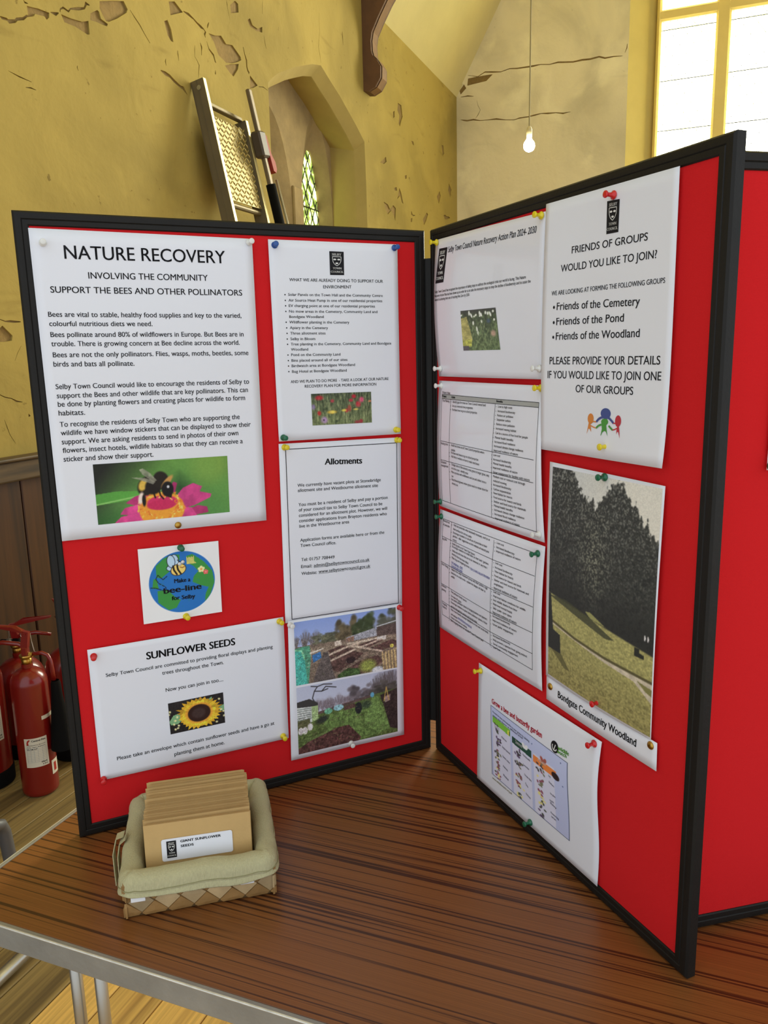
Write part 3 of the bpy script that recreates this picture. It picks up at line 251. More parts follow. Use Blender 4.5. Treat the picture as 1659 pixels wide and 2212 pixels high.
def xh(y):
    """raise the small letters to the taller proportion of the printed typeface"""
    return np.interp(y, [-.3, 0, .449, .682, .9], [-.31, 0, .505, .700, .92])
class Sheet:
    """a flat printed sheet on a board; h() is the stand-off of the paper from the board"""
    def __init__(s, Q, F, curl=None, base=.0016):
        s.Q = [np.array(q) for q in Q]; s.F = F; s.base = base; s.curl = curl or (lambda a, b: 0*a)
    def uv(s, a, b):
        a = np.asarray(a)[..., None]; b = np.asarray(b)[..., None]; Q = s.Q
        return (1-b)*((1-a)*Q[0] + a*Q[1]) + b*((1-a)*Q[3] + a*Q[2])
    def inv(s, P):
        P = np.atleast_2d(P); a = np.full(len(P), .5); b = a.copy(); Q = s.Q
        for _ in range(6):
            e = s.uv(a, b) - P; ja = (1-b)[:, None]*(Q[1]-Q[0]) + b[:, None]*(Q[2]-Q[3]); jb = (1-a)[:, None]*(Q[3]-Q[0]) + a[:, None]*(Q[2]-Q[1])
            D = ja[:, 0]*jb[:, 1] - ja[:, 1]*jb[:, 0]
            a = a - (e[:, 0]*jb[:, 1] - e[:, 1]*jb[:, 0])/D; b = b - (ja[:, 0]*e[:, 1] - ja[:, 1]*e[:, 0])/D
        return a, b
    def lift(s, P, eps):
        a, b = s.inv(P); a = np.clip(a, 0, 1); b = np.clip(b, 0, 1); return np.c_[P, s.base + s.curl(a, b) + eps]
    def paper(s, name, m, label, cat, nx=24, ny=24, round_=0.):
        a, b = np.meshgrid(np.linspace(0, 1, nx+1), np.linspace(0, 1, ny+1)); a = a.ravel(); b = b.ravel()
        P = s.uv(a, b); z = s.base + s.curl(a, b); V = np.c_[P, z]; n = len(V); V = np.r_[V, np.c_[P, z-.00025]]
        i = np.arange((nx+1)*(ny+1)).reshape(ny+1, nx+1); A, B, Cc, D = i[1:, :-1].ravel(), i[1:, 1:].ravel(), i[:-1, 1:].ravel(), i[:-1, :-1].ravel()
        F = [np.c_[A, B, Cc, D], np.c_[D, Cc, B, A]+n]
        for e in (i[0, :], i[-1, ::-1], i[::-1, 0], i[:, -1]): F.append(np.c_[e[:-1], e[1:], e[1:]+n, e[:-1]+n])
        s.o = link(name, npmesh(name, V, np.concatenate(F)), m, None, s.F); s.o.data.shade_smooth()
        return tag(s.o, label, cat)
    def text(s, lines, m, name='lettering', eps=.0004, label=None, parent=None):
        if name == 'lettering' and parent is None:
            big = [L for L in lines if L[5] > .0068 and L[0] != '\u2022']
            if big and len(big) < len(lines):
                for L in big: s.text([L], m, 'heading', eps)
                lines = [L for L in lines if L not in big]
        Vs, Fs, n = [], [], 0
        for L in lines:
            k, t = style(L[0]); co, tr = GLYPH[(t, ('*' in k)*2 + (':' in k), L[5] > .0042)]
            x0, x1 = co[:, 0].min(), co[:, 0].max(); p0 = np.array(L[1:3]); p1 = np.array(L[3:5]); e = p1-p0; ln = np.hypot(*e); e = e/ln; up = np.array([-e[1], e[0]])
            sy = L[5]/CAP
            if t == '\u2022':
                r = .4*ln; an = np.arange(8)*math.pi/4; c = (p0+p1)/2 + up*.45*L[5]
                P = c + np.c_[np.cos(an), np.sin(an)]*r; T = np.array([(0, q, q+1) for q in range(1, 7)])
            else:
                xx = (co[:, 0]-x0)*(ln/(x1-x0)); yy = (xh(co[:, 1]) if t.upper() != t else co[:, 1])*sy
                if '/' in k: xx = xx + yy*.12
                P = p0 + xx[:, None]*e + yy[:, None]*up; T = tr
            Vs.append(P); Fs.append(T+n); n += len(P)
            if '_' in k:
                th = L[5]*.09; q = [p0-up*L[5]*.22, p1-up*L[5]*.22, p1-up*(L[5]*.22-th), p0-up*(L[5]*.22-th)]
                Vs.append(np.array(q)); Fs.append(np.array([(0, 1, 2), (0, 2, 3)])+n); n += 4
        P = np.concatenate(Vs); o = link(name, npmesh(name, s.lift(P, eps), np.concatenate(Fs)), m, parent or s.o)
        if label: o['label'] = label
        o['kind'] = 'stuff'
        return o
    def lines(s, segs, wdt, m, name='table_rule', eps=.0004, parent=None):
        Vs, Fs, n = [], [], 0
        for g in segs:
            for p, q in zip(g, g[1:]):
                p = np.array(p); q = np.array(q); e = (q-p)/np.hypot(*(q-p)); u = np.array([-e[1], e[0]])*wdt/2; k = 12
                t = np.linspace(0, 1, k+1)[:, None]; M = p + (q-p)*t; Vs += [M+u, M-u]; i = np.arange(k)
                Fs.append(np.c_[i, i+1, i+k+2, i+k+1][:, ::-1]+n); n += 2*(k+1)
        return tag(link(name, npmesh(name, s.lift(np.concatenate(Vs), eps), np.concatenate(Fs)), m, parent or s.o), kind='stuff')
    def shape(s, pts, m, name, eps=.0004, parent=None):
        P = np.array(pts); P = np.r_[P.mean(0)[None], P] if False else P
        me = bpy.data.meshes.new(name); me.from_pydata([tuple(v) for v in s.lift(P, eps)], [], [list(range(len(P)))]); return link(name, me, m, parent or s.o)
    def band(s, Q, m, name, eps=.0003):
        q = Sheet(Q, s.F); a, b = np.meshgrid(np.linspace(0, 1, 33), np.linspace(0, 1, 3)); i = np.arange(99).reshape(3, 33)
        return link(name, npmesh(name, s.lift(q.uv(a.ravel(), b.ravel()), eps), np.c_[i[1:, :-1].ravel(), i[1:, 1:].ravel(), i[:-1, 1:].ravel(), i[:-1, :-1].ravel()]), m, s.o)
    def picture(s, Q, img, name='photo_print', eps=.00035, label=None, parent=None):
        """img (h,w,3) sRGB 0..1, first row on top, printed into the quad Q"""
        gain = 1.16 if s.F is FL else 1.26; grey = img.mean(2, keepdims=True); img = (img*.86 + grey*.14)*gain; h, w, _ = img.shape; q = Sheet(Q, s.F); a, b = np.meshgrid(np.linspace(0, 1, w), np.linspace(0, 1, h))
        V = s.lift(q.uv(a.ravel(), b.ravel()), eps); i = np.arange(h*w).reshape(h, w)
        F = np.c_[i[1:, :-1].ravel(), i[1:, 1:].ravel(), i[:-1, 1:].ravel(), i[:-1, :-1].ravel()]
        me = npmesh(name, V, F); at = me.color_attributes.new('ink', 'BYTE_COLOR', 'POINT')
        at.data.foreach_set('color_srgb', np.c_[np.clip(img.reshape(-1, 3), 0, 1), np.ones(h*w)].astype(np.float32).ravel())
        o = link(name, me, attr_mat('printed_photo'), parent or s.o)
        if label: o['label'] = label
        return o
# ---------------------------------------------------------------- a small painter for the printed photographs
class Paint:
    def __init__(s, h, w, top, bot=None, seed=1):
        s.h, s.w = h, w; s.Y, s.X = np.mgrid[0:h, 0:w].astype(np.float32); s.X = (s.X+.5)/w; s.Y = (s.Y+.5)/h; s.r = np.random.default_rng(seed); s.asp = w/h
        t = np.array(top, np.float32)/255; b = np.array(bot if bot else top, np.float32)/255; s.im = t + (b-t)*s.Y[..., None] + 0*s.X[..., None]
    def noise(s, sx, sy, oct_=3):
        out = np.zeros((s.h, s.w), np.float32); amp = 1; tot = 0
        for o in range(oct_):
            gx, gy = max(2, int(sx*2**o)), max(2, int(sy*2**o)); g = s.r.random((gy+2, gx+2)).astype(np.float32); x = s.X*gx; y = s.Y*gy; i = x.astype(int); j = y.astype(int); fx = x-i; fy = y-j
            fx = fx*fx*(3-2*fx); fy = fy*fy*(3-2*fy)
            out += amp*((g[j, i]*(1-fx)+g[j, i+1]*fx)*(1-fy)+(g[j+1, i]*(1-fx)+g[j+1, i+1]*fx)*fy); tot += amp; amp *= .55
        return out/tot
    def put(s, m, c): m = np.clip(m, 0, 1)[..., None]; s.im = s.im*(1-m) + np.array(c, np.float32)/255*m
    def ell(s, cx, cy, rx, ry, c, ang=0, soft=.12, a=1):
        dx = (s.X-cx)*s.asp; dy = s.Y-cy; ca, sa = math.cos(ang), math.sin(ang); u = (dx*ca+dy*sa)/(rx*s.asp); v = (-dx*sa+dy*ca)/ry
        s.put(a*np.clip((1-np.sqrt(u*u+v*v))/soft+.5, 0, 1), c)
    def poly(s, pts, c, a=1, tex=None):
        ins = np.zeros((s.h, s.w), bool); n = len(pts)
        for i in range(n):
            (x0, y0), (x1, y1) = pts[i], pts[(i+1) % n]
            if y0 == y1: continue
            ins ^= ((s.Y > y0) != (s.Y > y1)) & (s.X < (x1-x0)*(s.Y-y0)/(y1-y0)+x0)
        m = ins.astype(np.float32)*a; s.put(m, c)
        if tex is not None: s.im = s.im*(1+m[..., None]*tex[..., None])
    def line(s, pts, wd_, c, a=1):
        D = np.full((s.h, s.w), 9., np.float32)
        for (x0, y0), (x1, y1) in zip(pts, pts[1:]):
            dx, dy = (x1-x0)*s.asp, y1-y0; t = np.clip((((s.X-x0)*s.asp)*dx+(s.Y-y0)*dy)/max(dx*dx+dy*dy, 1e-9), 0, 1)
            D = np.minimum(D, np.hypot((s.X-x0)*s.asp-t*dx, s.Y-y0-t*dy))
        s.put(a*np.clip((wd_-D)*s.h+.5, 0, 1), c)
    def soften(s, k=1):
        for _ in range(k):
            p = np.pad(s.im, ((1, 1), (1, 1), (0, 0)), 'edge'); s.im = (p[1:-1, 1:-1]*4 + (p[:-2, 1:-1]+p[2:, 1:-1]+p[1:-1, :-2]+p[1:-1, 2:])*1.5 + (p[:-2, :-2]+p[2:, 2:]+p[:-2, 2:]+p[2:, :-2])*.5)/12
        return s.im
    def grain(s, amt, sx, sy, m=None):
        g = (s.noise(sx, sy, 3)-.5)*2*amt; s.im = s.im*(1+(g if m is None else g*m)[..., None])
def pic_bee():
    p = Paint(150, 320, (92, 140, 58), (80, 140, 66), 3); N = p.noise(3, 2, 2)
    p.put(np.clip(1.25-p.X*2.3-p.Y*.9, 0, 1), (36, 38, 32)); p.put(np.clip(.8-np.abs(p.X-.62)*5-np.abs(p.Y-.5)*2.2, 0, 1), (30, 62, 36))
    p.ell(.86, .12, .14, .3, (128, 158, 60), soft=.9, a=.7); p.put(np.clip((N-.5)*2, 0, .35), (110, 165, 70))
    p.poly([(0, .5), (.15, .47), (.36, .5), (.3, .62), (.12, .66), (0, .68)], (86, 170, 60), .8); p.line([(0, .67), (.3, .58), (.5, .5)], .012, (150, 205, 110), .7)
    p.put(np.clip((p.Y-.72)*3, 0, .6)*np.clip(1-p.X*2.5, 0, 1), (38, 84, 34))
    P1, P2 = (206, 58, 128), (176, 44, 104)
    for q, c in [([(.5, .85), (.64, .5), (.72, .43), (.79, .5), (.76, .62)], P1), ([(.5, .9), (.66, .66), (.76, .58), (.86, .64), (.85, .7), (.72, .82)], P1), ([(.6, .92), (.75, .82), (.82, .86), (.83, .96), (.7, .99)], P2), ([(.55, .8), (.6, 1), (.74, 1.), (.7, .85)], P1),
                 ([(.5, .8), (.36, .54), (.28, .58), (.21, .68), (.3, .75)], P2), ([(.45, .9), (.3, .72), (.2, .76), (.165, .86), (.3, .92)], P1), ([(.4, 1.), (.3, .87), (.17, .9), (.12, 1.), (.3, 1.02)], P1), ([(.53, .56), (.57, .38), (.6, .41), (.58, .56)], P2)]:
        p.poly(q, c, 1, (p.noise(20, 4, 2)-.5)*.35)
    p.ell(.475, .84, .17, .3, (232, 150, 40), soft=.06); p.ell(.48, .72, .115, .12, (205, 40, 92), soft=.15)
    for i in range(90):
        t = p.r.random()*2*math.pi; k = p.r.random()*.5+.75; x, y = .475+.145*k*math.cos(t), .79+.21*k*math.sin(t); c = [(246, 190, 60), (235, 130, 40), (250, 205, 95), (222, 110, 36)][i % 4]
        for q in range(3): an = p.r.random()*6.3; p.poly([(x-.006, y), (x+.016*math.cos(an), y+.045*math.sin(an)), (x+.006, y+.01)], c)
    p.ell(.47, .76, .105, .085, (200, 34, 84), soft=.2)
    p.ell(.37, .42, .062, .17, (36, 30, 24), .5, .2); p.ell(.345, .4, .03, .1, (214, 172, 62), .4, .4); p.ell(.325, .62, .02, .1, (232, 205, 190), .2, .5); p.ell(.345, .66, .014, .1, (30, 26, 22), 0, .4)
    p.ell(.42, .44, .06, .13, (34, 28, 24), 0, .25); p.ell(.48, .34, .058, .15, (38, 32, 26), -.2, .2); p.ell(.525, .37, .02, .13, (196, 140, 70), .75, .45); p.ell(.525, .5, .045, .13, (26, 24, 26), 0, .2); p.ell(.53, .46, .01, .025, (200, 200, 205), 0, .5)
    for q in [[(.45, .34), (.4, .2), (.35, .12), (.325, .14), (.345, .22), (.42, .36)], [(.44, .36), (.36, .28), (.26, .26), (.3, .29), (.42, .4)]]: p.poly(q, (150, 148, 128), .8, (p.noise(30, 16, 2)-.5)*.8)
    for q in [[(.46, .5), (.47, .6), (.49, .66)], [(.42, .55), (.43, .63)], [(.51, .6), (.545, .64), (.55, .6)]]: p.line(q, .012, (32, 26, 22))
    p.soften(); p.grain(.05, 80, 40); return p.im
def pic_meadow():
    p = Paint(84, 150, (70, 80, 58), (104, 116, 72), 5); p.grain(.35, 60, 8); p.put(np.clip(p.noise(70, 6, 2)*2-1.05, 0, .6), (170, 176, 120)); p.put(np.clip(p.noise(16, 8)*3-2., 0, .7), (46, 58, 40)); p.put(np.clip(.5-p.Y*3, 0, .5)*np.clip(.4-p.X, 0, 1)*2, (30, 34, 30))
    for x, y, rx, ry, c in [(.13, .14, .06, .07, (176, 40, 48)), (.34, .25, .03, .05, (170, 60, 66)), (.7, .13, .035, .06, (186, 36, 50)), (.65, .25, .035, .05, (178, 50, 60)), (.83, .24, .04, .08, (214, 70, 110)), (.77, .38, .04, .09, (190, 40, 54)), (.62, .5, .03, .1, (160, 74, 56)), (.57, .57, .025, .06, (182, 40, 50)),
                            (.12, .62, .03, .07, (186, 44, 44)), (.33, .6, .07, .05, (222, 176, 52)), (.34, .6, .03, .04, (240, 205, 80)), (.53, .56, .04, .035, (228, 200, 70)), (.73, .54, .04, .03, (206, 184, 80)), (.2, .84, .05, .1, (168, 132, 176)), (.19, .84, .012, .03, (60, 40, 70)), (.81, .93, .03, .06, (170, 44, 56)), (.75, .95, .05, .05, (150, 60, 60)), (.97, .3, .03, .03, (200, 120, 80)), (.03, .42, .03, .08, (130, 110, 150))]:
        p.ell(x, y, rx, ry, c, 0, .8)
    for i in range(60):
        x = p.r.random(); y = .3+p.r.random()*.7; p.line([(x, y), (x+.02*(p.r.random()-.5), y-.2)], .006, (168, 176, 118), .6)
    p.soften(); p.grain(.14, 110, 60); return p.im
def trees(p, x0, x1, yb, hmax, c, n, bare=False):
    for i in range(n):
        x = x0+(x1-x0)*(i+.5)/n+p.r.normal()*.01; h = hmax*(.6+.4*p.r.random())
        if bare:
            for k in range(9):
                a = (k-4)*.22+p.r.normal()*.1; p.line([(x, yb), (x+math.sin(a)*h*.45*(1/p.asp), yb-h*math.cos(a*.7))], .004, c, .7)
            p.ell(x, yb-h*.6, .03, h*.45, c, 0, 1., .45)
        else:
            for k in range(14): p.ell(x+p.r.normal()*.022, yb-h*p.r.random()**1.2, .022, h*.14, tuple(np.array(c)*(.75+.5*p.r.random())), 0, .9, .8)
def pic_plots():
    p = Paint(210, 330, (128, 152, 214), (190, 200, 232), 9)
    p.put(np.clip((p.Y-.3)*4, 0, 1)*.6, (190, 196, 214)); p.poly([(0, .4), (.4, .36), (1, .3), (1, 1), (0, 1)], (122, 104, 88), 1)
    trees(p, 0, .24, .42, .24, (104, 92, 84), 5, True); trees(p, .2, .45, .38, .14, (96, 96, 74), 7); trees(p, .43, .6, .37, .33, (98, 86, 62), 6); trees(p, .58, .76, .35, .32, (66, 78, 48), 6); trees(p, .82, 1, .3, .3, (74, 78, 58), 5); p.poly([(.76, .16), (1, .1), (1, .3), (.76, .33)], (130, 128, 124), .35)
    p.put(np.clip((p.Y-.42)*20, 0, 1)*np.clip((.62-p.Y)*12, 0, 1), (142, 124, 104)); p.grain(.25, 40, 30, np.clip((p.Y-.42)*20, 0, 1))
    p.poly([(.49, .37), (.79, .28), (.8, .42), (.49, .44)], (158, 158, 166)); p.poly([(.49, .38), (.57, .36), (.57, .44), (.49, .44)], (150, 112, 92)); p.poly([(.8, .28), (1, .25), (1, .44), (.8, .42)], (94, 78, 72)); p.line([(.8, .27), (1, .22)], .008, (196, 198, 204)); p.poly([(.38, .4), (.44, .39), (.45, .47), (.38, .47)], (206, 186, 168)); p.poly([(.5, .46), (.9, .44), (.89, .49), (.5, .48)], (196, 176, 154)); p.poly([(.8, .44), (.89, .43), (.89, .5), (.8, .49)], (206, 196, 186))
    for q in [[(.31, .53), (.45, .48), (.5, .5), (.33, .57)], [(.32, .62), (.5, .53), (.57, .56), (.34, .67)], [(.33, .72), (.55, .6), (.66, .66), (.6, .74), (.4, .9), (.35, .85)], [(.6, .52), (.78, .47), (.86, .51), (.72, .58)], [(.72, .6), (.95, .51), (1, .55), (1, .62), (.84, .67)], [(.43, .92), (.62, .78), (.8, .73), (.86, .85), (.7, .98), (.5, 1)]]: p.poly(q, (92, 66, 60), 1, (p.noise(40, 30)-.5)*.6)
    for q in [[(.32, .6), (.5, .52), (.62, .48)], [(.33, .7), (.58, .58)], [(.55, .52), (.7, .6), (.85, .68)], [(.63, .56), (.85, .48)]]: p.line(q, .014, (206, 182, 160), .85)
    p.ell(.53, .74, .05, .05, (46, 34, 36), 0, .4); p.poly([(.27, .55), (.31, .53), (.36, .9), (.38, 1), (.16, 1), (.2, .8)], (94, 84, 80)); p.grain(.15, 60, 40, (p.Y > .5)*1.)
    p.poly([(0, .42), (.06, .4), (.14, .4), (.15, .55), (.13, .85), (.12, 1), (0, 1)], (80, 148, 116)); p.poly([(0, .45), (.05, .44), (.09, .62), (.11, 1), (0, 1)], (70, 176, 160)); p.line([(0, .44), (.06, .46), (.09, .6)], .012, (120, 200, 150))
    p.poly([(.16, .56), (.24, .52), (.25, .62), (.17, .68)], (56, 112, 172)); p.poly([(.14, .51), (.27, .47), (.27, .49), (.14, .54)], (218, 206, 190))
    p.poly([(.4, .95), (.5, .86), (.62, .9), (.62, 1), (.4, 1)], (62, 86, 44), 1, (p.noise(60, 40)-.5)); p.ell(.7, .88, .08, .1, (146, 156, 70), 0, .6); p.ell(.8, .98, .06, .06, (196, 200, 206), 0, .3)
    p.poly([(.84, .74), (.9, .7), (1, .66), (1, 1), (.88, 1), (.86, .9)], (170, 148, 110)); 
    for i in range(10): p.line([(.85+.016*i, .7), (.86+.016*i, 1)], .008, [(206, 176, 110), (120, 100, 78)][i % 2], .8)
    p.ell(.95, .62, .02, .03, (214, 200, 80))
    for t in np.linspace(0, 1, 7): p.line([(.36+.2*t, .84-.24*t), (.5+.16*t, .9-.22*t)], .004, (70, 48, 44), .7)
    for t in np.linspace(0, 1, 9): p.line([(.5+.3*t, .37-.08*t), (.5+.3*t, .45-.03*t)], .004, (120, 118, 122), .7)
    for q in range(60): x = p.r.random(); y = .45+.5*p.r.random(); p.line([(x, y), (x+.03*p.r.normal(), y+.02*p.r.normal())], .004, [(190, 170, 146), (60, 50, 46), (96, 104, 66)][q % 3], .7)
    g = np.clip((p.Y-.2-.0*p.X)*8, 0, 1); p.soften(); p.grain(.42, 150, 95, g*.8+.06); p.grain(.2, 40, 28, g); return p.im
def pic_shed():
    p = Paint(210, 330, (176, 182, 204), (204, 206, 220), 11)
    trees(p, .14, .62, .42, .2, (120, 106, 112), 12, True); trees(p, .5, .84, .36, .24, (96, 88, 92), 6); trees(p, .76, 1., .34, .34, (92, 84, 84), 6, True); trees(p, .74, 1, .34, .2, (76, 72, 66), 6)
    for q in [[(.14, .02), (.2, .04), (.17, .1), (.24, .12), (.3, .1)], [(.2, .04), (.26, .02), (.34, .04)], [(.24, .12), (.28, .06), (.38, .1)], [(.17, .1), (.15, .2), (.17, .26)]]: p.line(q, .007, (50, 46, 48))
    p.poly([(0, .42), (.2, .43), (.5, .38), (.75, .33), (1, .3), (1, 1), (0, 1)], (86, 104, 52)); p.grain(.35, 50, 30, (p.Y > .42)*1.)
    p.poly([(.2, .42), (.75, .32), (.75, .36), (.2, .46)], (96, 76, 72)); p.poly([(.45, .42), (.56, .4), (.58, .48), (.46, .5)], (92, 66, 60)); p.ell(.3, .44, .04, .045, (104, 176, 140)); p.ell(.4, .42, .05, .045, (140, 190, 200))
    p.poly([(.2, .5), (.5, .48), (.74, .44), (.8, .38), (.86, .5), (.92, .92), (.6, 1), (.3, .74)], (100, 128, 64), 1, (p.noise(60, 20)-.5)*.6); p.poly([(.74, .36), (.79, .36), (.92, .9), (.8, .95), (.66, .75)], (112, 146, 74), .9, (p.noise(50, 40)-.5)*.5)
    p.poly([(.82, .36), (1, .3), (1, .95), (.92, .9), (.86, .55)], (58, 46, 44), 1, (p.noise(50, 40)-.5)*.6); p.poly([(.0, .92), (.1, .84), (.35, .72), (.5, .72), (.62, .95), (.6, 1.), (0, 1)], (88, 56, 52), 1, (p.noise(60, 40)-.5)); p.poly([(0, .8), (.2, .76), (.4, .72), (.1, .84)], (100, 120, 64))
    p.ell(.6, .49, .035, .09, (40, 42, 44), 0, .15); p.ell(.68, .46, .05, .06, (62, 80, 56), 0, .7); p.poly([(.86, .4), (.93, .37), (.92, .47), (.87, .49)], (146, 122, 116)); p.line([(.86, .46), (.885, .25), (.91, .46)], .007, (190, 156, 80)); p.ell(.74, .33, .02, .04, (90, 160, 190))
    p.poly([(0, .22), (.12, .2), (.2, .28), (.2, .34), (0, .31)], (62, 60, 58)); p.poly([(0, .3), (.14, .32), (.14, .55), (0, .56)], (206, 210, 204)); p.poly([(.14, .32), (.2, .32), (.2, .53), (.14, .55)], (158, 184, 122)); p.poly([(0, .5), (.12, .48), (.12, .6), (0, .64)], (96, 96, 62))
    for i in range(6): p.line([(0, .33+i*.033), (.135, .34+i*.03)], .006, (120, 130, 124))
    for x, y in [(.03, .66), (.07, .66), (.12, .62)]: p.ell(x, y, .025, .055, (224, 214, 214), 0, .3)
    p.ell(.24, .55, .06, .05, (46, 52, 44), -.3, .6)
    for q in range(120): x, y = p.r.random()*.9, .45+.5*p.r.random(); p.line([(x, y), (x+.02*p.r.normal(), y+.012*p.r.normal())], .004, [(136, 160, 90), (60, 66, 40), (110, 84, 76)][q % 3], .6)
    g = np.clip((p.Y-.28)*8, 0, 1); p.soften(); p.grain(.42, 150, 95, g*.8+.05); p.grain(.22, 40, 28, g); return p.im
def pic_sunflower():
    p = Paint(84, 140, (40, 36, 36), (34, 30, 30), 13); p.grain(.3, 40, 20)
    for q in [[(0, .6), (.08, .42), (.2, .38), (.24, .6), (.15, .72), (.03, .72)], [(.66, .2), (.78, .06), (.8, .2), (.75, .3)], [(.9, .45), (1, .38), (1, .56), (.92, .58)]]: p.poly(q, (120, 168, 116))
    for i in range(16): x, y = p.r.random(2); x = x*.2 if i % 2 else .84+x*.16; p.ell(x, y, .022, .03, (226, 216, 150), p.r.random()*3, .9)
    for ring, (rx, ry, n, c) in enumerate([(.40, .50, 30, (236, 178, 34)), (.34, .42, 26, (248, 206, 40))]):
        for i in range(n):
            t = (i+ring*.5)/n*2*math.pi; k = 1+p.r.normal()*.06; cx, cy = .54, .5; tip = (cx+rx*k*math.cos(t), cy+ry*k*math.sin(t)); d = 2*math.pi/n*.75
            cc = tuple(np.array(c)*(1-.1*(math.sin(t) < -.2)+.08*p.r.normal()))
            p.poly([(cx+.5*rx*math.cos(t-d), cy+.5*ry*math.sin(t-d)), (cx+.85*rx*math.cos(t-d*.7), cy+.85*ry*math.sin(t-d*.7)), tip, (cx+.85*rx*math.cos(t+d*.7), cy+.85*ry*math.sin(t+d*.7)), (cx+.5*rx*math.cos(t+d), cy+.5*ry*math.sin(t+d))], cc)
            p.line([(cx+.5*rx*math.cos(t), cy+.5*ry*math.sin(t)), tip], .006, (206, 140, 30), .6)
    p.ell(.54, .5, .25, .33, (226, 140, 40), 0, .2, .8); p.ell(.54, .5, .205, .275, (52, 28, 22), 0, .1); p.ell(.53, .5, .12, .16, (66, 46, 42), 0, .4); p.grain(.12, 60, 40); return p.im
def pic_globe():
    p = Paint(170, 170, (226, 229, 240), None, 17); B, Gn = (28, 108, 190), (56, 146, 60)
    p.ell(.515, .5, .413, .413, B, 0, .015); d = np.clip(((.413-np.hypot(p.X-.515, p.Y-.5))*170), 0, 1)
    b4 = p.im.copy()
    for q in [[(.2, .4), (.2, .25), (.3, .16), (.42, .12), (.5, .13), (.5, .2), (.44, .22), (.4, .3), (.34, .36), (.26, .42)], [(.58, .16), (.66, .14), (.8, .26), (.9, .4), (.92, .56), (.86, .72), (.78, .84), (.8, .7), (.84, .62), (.74, .58), (.64, .52), (.66, .44), (.72, .38), (.66, .3), (.6, .26)], [(.2, .58), (.32, .58), (.42, .7), (.48, .74), (.42, .84), (.32, .86), (.2, .74)], [(.16, .42), (.2, .42), (.22, .56), (.14, .54)]]: p.poly(q, Gn)
    p.put(np.clip(p.noise(12, 12)*3-2.05, 0, .35)*d, (40, 126, 130)); p.im = b4*(1-d[..., None])+p.im*d[..., None]
    K = (24, 22, 24)
    for q in [[(.33, .4), (.28, .44), (.25, .41), (.22, .37), (.19, .42), (.22, .48), (.3, .54), (.31, .57)], [(.12, .53), (.18, .54), (.22, .56), (.3, .6)]]:
        for a, b in list(zip(q, q[1:])):
            for t in (0.05, .55): p.line([(a[0]+(b[0]-a[0])*t, a[1]+(b[1]-a[1])*t), (a[0]+(b[0]-a[0])*(t+.3), a[1]+(b[1]-a[1])*(t+.3))], .005, K)
    for cx, cy, rx, ry, an in [(.435, .2, .045, .075, -.15), (.37, .3, .035, .03, .3), (.39, .21, .045, .08, -.1)]: p.ell(cx, cy, rx+.008, ry+.008, K, an, .1); p.ell(cx, cy, rx, ry, (170, 200, 240), an, .15)
    p.ell(.475, .33, .1, .078, K, -.35, .08); p.ell(.475, .33, .092, .07, (246, 196, 96), -.35, .1)
    for x in (.425, .475): p.line([(x-.012, .275), (x-.005, .33), (x+.028, .39)], .011, K)
    for x, y in [(.495, .255), (.535, .235)]: p.ell(x, y, .026, .026, K, 0, .1); p.ell(x, y, .021, .021, (250, 250, 250), 0, .15); p.ell(x+.004, y+.004, .006, .007, K)
    p.line([(.5, .3), (.525, .31), (.55, .3)], .006, (150, 90, 30)); p.line([(.5, .23), (.47, .2)], .005, K)
    p.poly([(.585, .17), (.6, .19), (.615, .17), (.63, .19), (.645, .17), (.66, .19), (.675, .165), (.68, .25), (.7, .26), (.7, .27), (.585, .27)], (196, 190, 96)); p.grain(.1, 60, 60, ((p.X > .58)*(p.X < .71)*(p.Y > .16)*(p.Y < .28))*1.)
    for cx, cy, r, c, c2 in [(.76, .36, .026, (244, 220, 150), (232, 150, 60)), (.815, .405, .02, (226, 92, 90), (240, 140, 130))]:
        for k in range(5): t = k*1.2566-1.57; p.ell(cx+r*1.05*math.cos(t), cy+r*1.05*math.sin(t), r*.72, r*.72, c, 0, .3)
        p.ell(cx, cy, r*.55, r*.55, c2, 0, .3)
    return p.im
def pic_snowdrops():
    p = Paint(100, 90, (64, 70, 56), (92, 108, 70), 19); p.grain(.4, 24, 20); p.put(np.clip(p.noise(40, 10)*2.4-1.3, 0, .7), (120, 146, 92)); p.put(np.clip(1-p.Y*6, 0, 1), (66, 66, 62))
    p.poly([(0, .2), (.18, .16), (.26, .5), (.3, .72), (.24, .9), (0, .9)], (158, 150, 86), 1, (p.noise(10, 20)-.5)*.5); p.poly([(0, .74), (.28, .72), (.26, .9), (0, .9)], (160, 164, 62), .7, (p.noise(30, 20)-.5)); p.poly([(0, .88), (.18, .88), (.18, 1), (0, 1)], (86, 80, 82))
    for x, y, h in [(.26, .08, .06), (.32, .14, .06), (.45, .14, .03), (.56, .1, .05), (.6, .14, .05), (.72, .1, .04), (.78, .12, .04), (.84, .14, .06), (.4, .17, .02), (.56, .17, .02), (.46, .52, .11), (.6, .3, .04), (.93, .28, .03), (.02, .12, .03), (.92, .08, .03), (.36, .33, .05)]: p.ell(x, y, .022, h, (224, 230, 208), p.r.normal()*.3, .4)
    for i in range(60): x, y = p.r.random(2); x = .3+.7*x; p.line([(x, .25+.75*y), (x+.08*p.r.normal(), .25+.75*y+.14)], .006, [(150, 166, 112), (56, 70, 50)][i % 2], .6)
    p.ell(.87, .6, .06, .07, (168, 136, 116), 0, .8); p.ell(.78, .3, .05, .05, (70, 84, 96), 0, .8); p.soften(); p.grain(.13, 50, 50); return p.im
